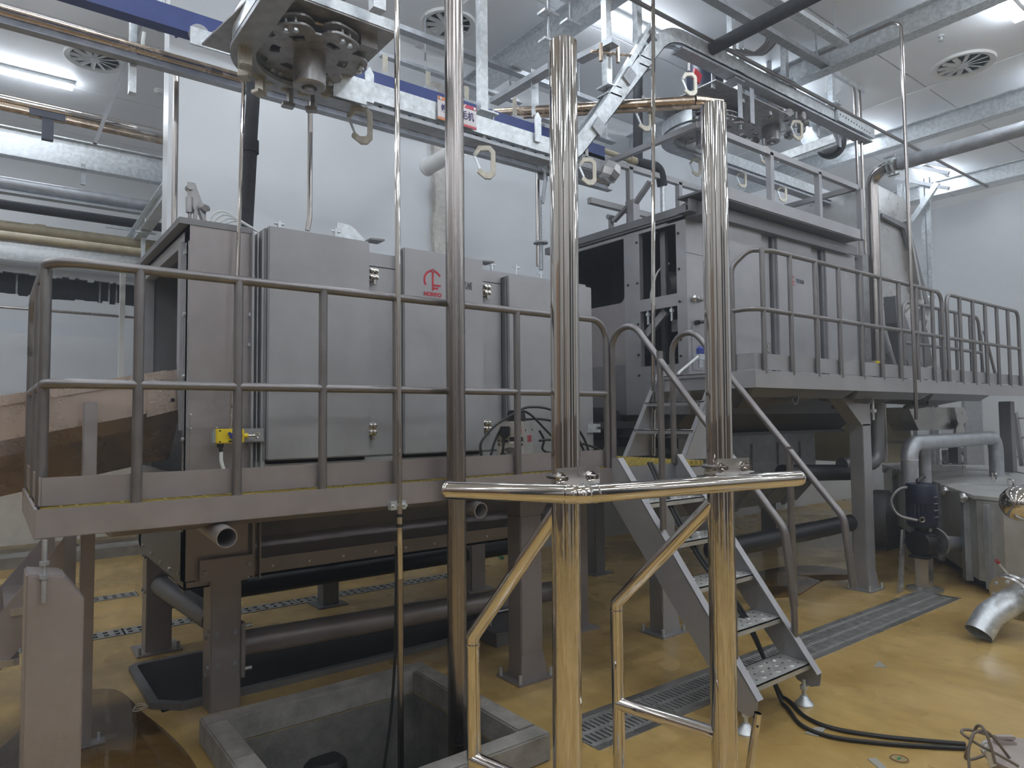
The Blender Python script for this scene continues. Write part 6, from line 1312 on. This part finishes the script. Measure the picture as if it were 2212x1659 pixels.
# pail with cables
pc = atZ(2196, 1640, .26); pc = V((pc.x+.05, pc.y-.04, 0)); rp = .165
pl_ = thing('pail', 'grey plastic pail full of cable ends at the lower right corner', 'pail', pc)
obj('pail_body', MB().lathe([(.11, .005), (rp-.012, .265), (rp-.02, .265), (.105, .012), (.001, .012), (.001, .005)], pc, n=36), PAIL, pl_); obj('rim', MB().lathe([(rp-.016, .25), (rp+.004, .252), (rp+.006, .268), (rp-.016, .27)], pc, n=36), PAIL, pl_)
def pc_(px, py, dz=0): return EYE+sight(px, py)*((pc-EYE).dot(FW)+dz)
k = MB()
for c in ([(2150, 1650), (2140, 1610), (2128, 1580), (2118, 1568), (2108, 1572), (2098, 1600), (2085, 1635), (2100, 1640), (2125, 1632)], [(2094, 1660), (2092, 1625), (2100, 1590), (2112, 1580), (2130, 1580), (2150, 1598), (2175, 1630), (2190, 1650)], [(2200, 1655), (2160, 1632), (2120, 1612), (2085, 1590), (2077, 1580), (2086, 1576), (2110, 1580), (2140, 1590)]): k.tube(spline([pc_(x, y, -.12+.02*i) for i, (x, y) in enumerate(c)], 6), .0055, 8)
single('cable_coil', k, CABLE, 'brown grey cable loops spilling out of the pail', 'cable')
p, q = pc_(2130, 1610, -.03), pc_(2145, 1655, -.03); d = (q-p).normalized(); k = MB(); k.beam(p+d*.02, q, .025, .008, FW); k.tube(circle(p, .013, 0, 360, 14, RT, UP), .005, 8); single('cable_lug', k, GALV, 'flat metal cable lug with round eye inside the pail', 'lug')
p, q = pc_(2150, 1603, .12), pc_(2190, 1598, .12); k = MB(); k.beam(p, q+V((0, 0, -.02)), .03, .03); k.beam(p+V((0, 0, .02)), q+V((0, 0, .01)), .02, .012); single('earth_clamp', k, PAIL, 'grey clamp lying across the rear rim of the pail', 'clamp', smooth=0)
# leaning tube near the stair foot
a, b_ = atZ(1605, 1700, .01), None
p = EYE+sight(1637, 1540)*2.75; q = EYE+sight(1614, 1690)*2.75; d = (q-p).normalized(); q = p+d*((p.z-.0)/-d.z)
lt = thing('loose_tube', 'short loose stainless tube leaning by the foot of the stair', 'tube', q); obj('tube', MB().tube([p, q], .0155, 18, hollow=.85), CHROME, lt); k = MB(); e = (p+(q-p)*.04); k.cyl(e-RT*.0165, e-RT*.014, .005); k.cyl(e-FW*.0165+d*.03, e-FW*.014+d*.03, .005); obj('rivet_hole', k, BLACK, lt)
# scraps on the floor
for pts, l in (([(1888, 1441), (1898, 1428), (1915, 1442)], 'small grey triangular scrap alone on the open floor'), ([(1738, 1584), (1760, 1572), (1788, 1570), (1768, 1592)], 'grey plastic scrap under the floor cables'), ([(1874, 1640), (1892, 1638), (1918, 1662), (1900, 1662)], 'grey strip of scrap at the bottom edge')):
    single('floor_scrap', MB().prism([atZ(x, y, .001) for x, y in pts], (0, 0, .003)), TAPE, l, 'scrap', smooth=0)
c = atZ(1943, 1640, 0); fsx = thing('floor_disc', 'round brass toned floor plug with printed ring near the bottom edge', 'plug', (c.x, c.y, 0))
obj('plate', MB().lathe([(.001, .003), (.042, .003), (.042, 0)], c, n=28), mat('disc_tan', (.30, .24, .10), .4), fsx); obj('ring', MB().tube(circle(c+Z*.0035, .036, 0, 360, 28), .0022, 6), mat('disc_red', (.20, .05, .03), .5), fsx); obj('print', MB().box(c.x-.015, c.x+.015, c.y-.004, c.y+.006, .003, .0042), GREEN, fsx, smooth=0)
# string by the catch tray, hose and loose box at the back
pts = [atZ(x, y, .006) for x, y in ((322, 1527), (305, 1523), (290, 1530), (287, 1536), (300, 1535), (318, 1527), (310, 1520), (296, 1522), (290, 1531), (305, 1530), (322, 1522))]
single('string_loop', MB().tube(spline(pts, 5), .003, 6), ROPE, 'pale loop of string on the wet floor beside the catch tray', 'string')
pts = [atZ(x, y, .01) for x, y in ((1046, 1189), (1062, 1192), (1075, 1198), (1085, 1206))]; single('green_hose', MB().tube(spline(pts, 5), .022, 10), GREEN, 'short piece of green hose on the floor behind the left machine', 'hose')
c = atZ(1093, 1380, 0); bx = thing('lidded_box', 'low dark steel box with wire handle on the floor under the left machine', 'box', (c.x, c.y, 0))
obj('box_body', MB().box(c.x-.17, c.x+.2, c.y-.12, c.y+.25, 0, .085), DKSTEEL, bx, bevel=.004); obj('lid', MB().box(c.x-.18, c.x+.21, c.y-.13, c.y+.26, .085, .10), DKSTEEL, bx, bevel=.003); obj('wire_handle', MB().tube(fillet([(c.x-.10, c.y+.05, .10), (c.x-.10, c.y+.05, .19), (c.x+.13, c.y+.05, .19), (c.x+.13, c.y+.05, .10)], .03, 4), .007, 8), GALV, bx)
# water lying on the floor
def puddle(pts, label):
    P_ = spline([atZ(x, y, 0) for x, y in pts+[pts[0]]], 6)[:-1]; n = len(P_); c = sum(P_, V((0, 0, 0)))/n
    b = MB(); vs = [V((p.x, p.y, .0012)) for p in P_]+[V((c.x+(p.x-c.x)*.93, c.y+(p.y-c.y)*.93, .004)) for p in P_]
    b.add(vs, [(i, (i+1) % n, n+(i+1) % n, n+i) for i in range(n)]+[tuple(range(n, 2*n))]); single('puddle', b, WATER, label, 'water', smooth=60)
puddle([(60, 1560), (150, 1500), (250, 1490), (310, 1540), (370, 1590), (420, 1650), (460, 1760), (150, 1800), (-60, 1700)], 'wide sheet of water lying round the left platform support')
puddle([(1600, 1262), (1640, 1235), (1720, 1222), (1800, 1225), (1855, 1240), (1830, 1252), (1780, 1255), (1745, 1275), (1720, 1288), (1650, 1290)], 'pale puddle on the floor behind the stair')
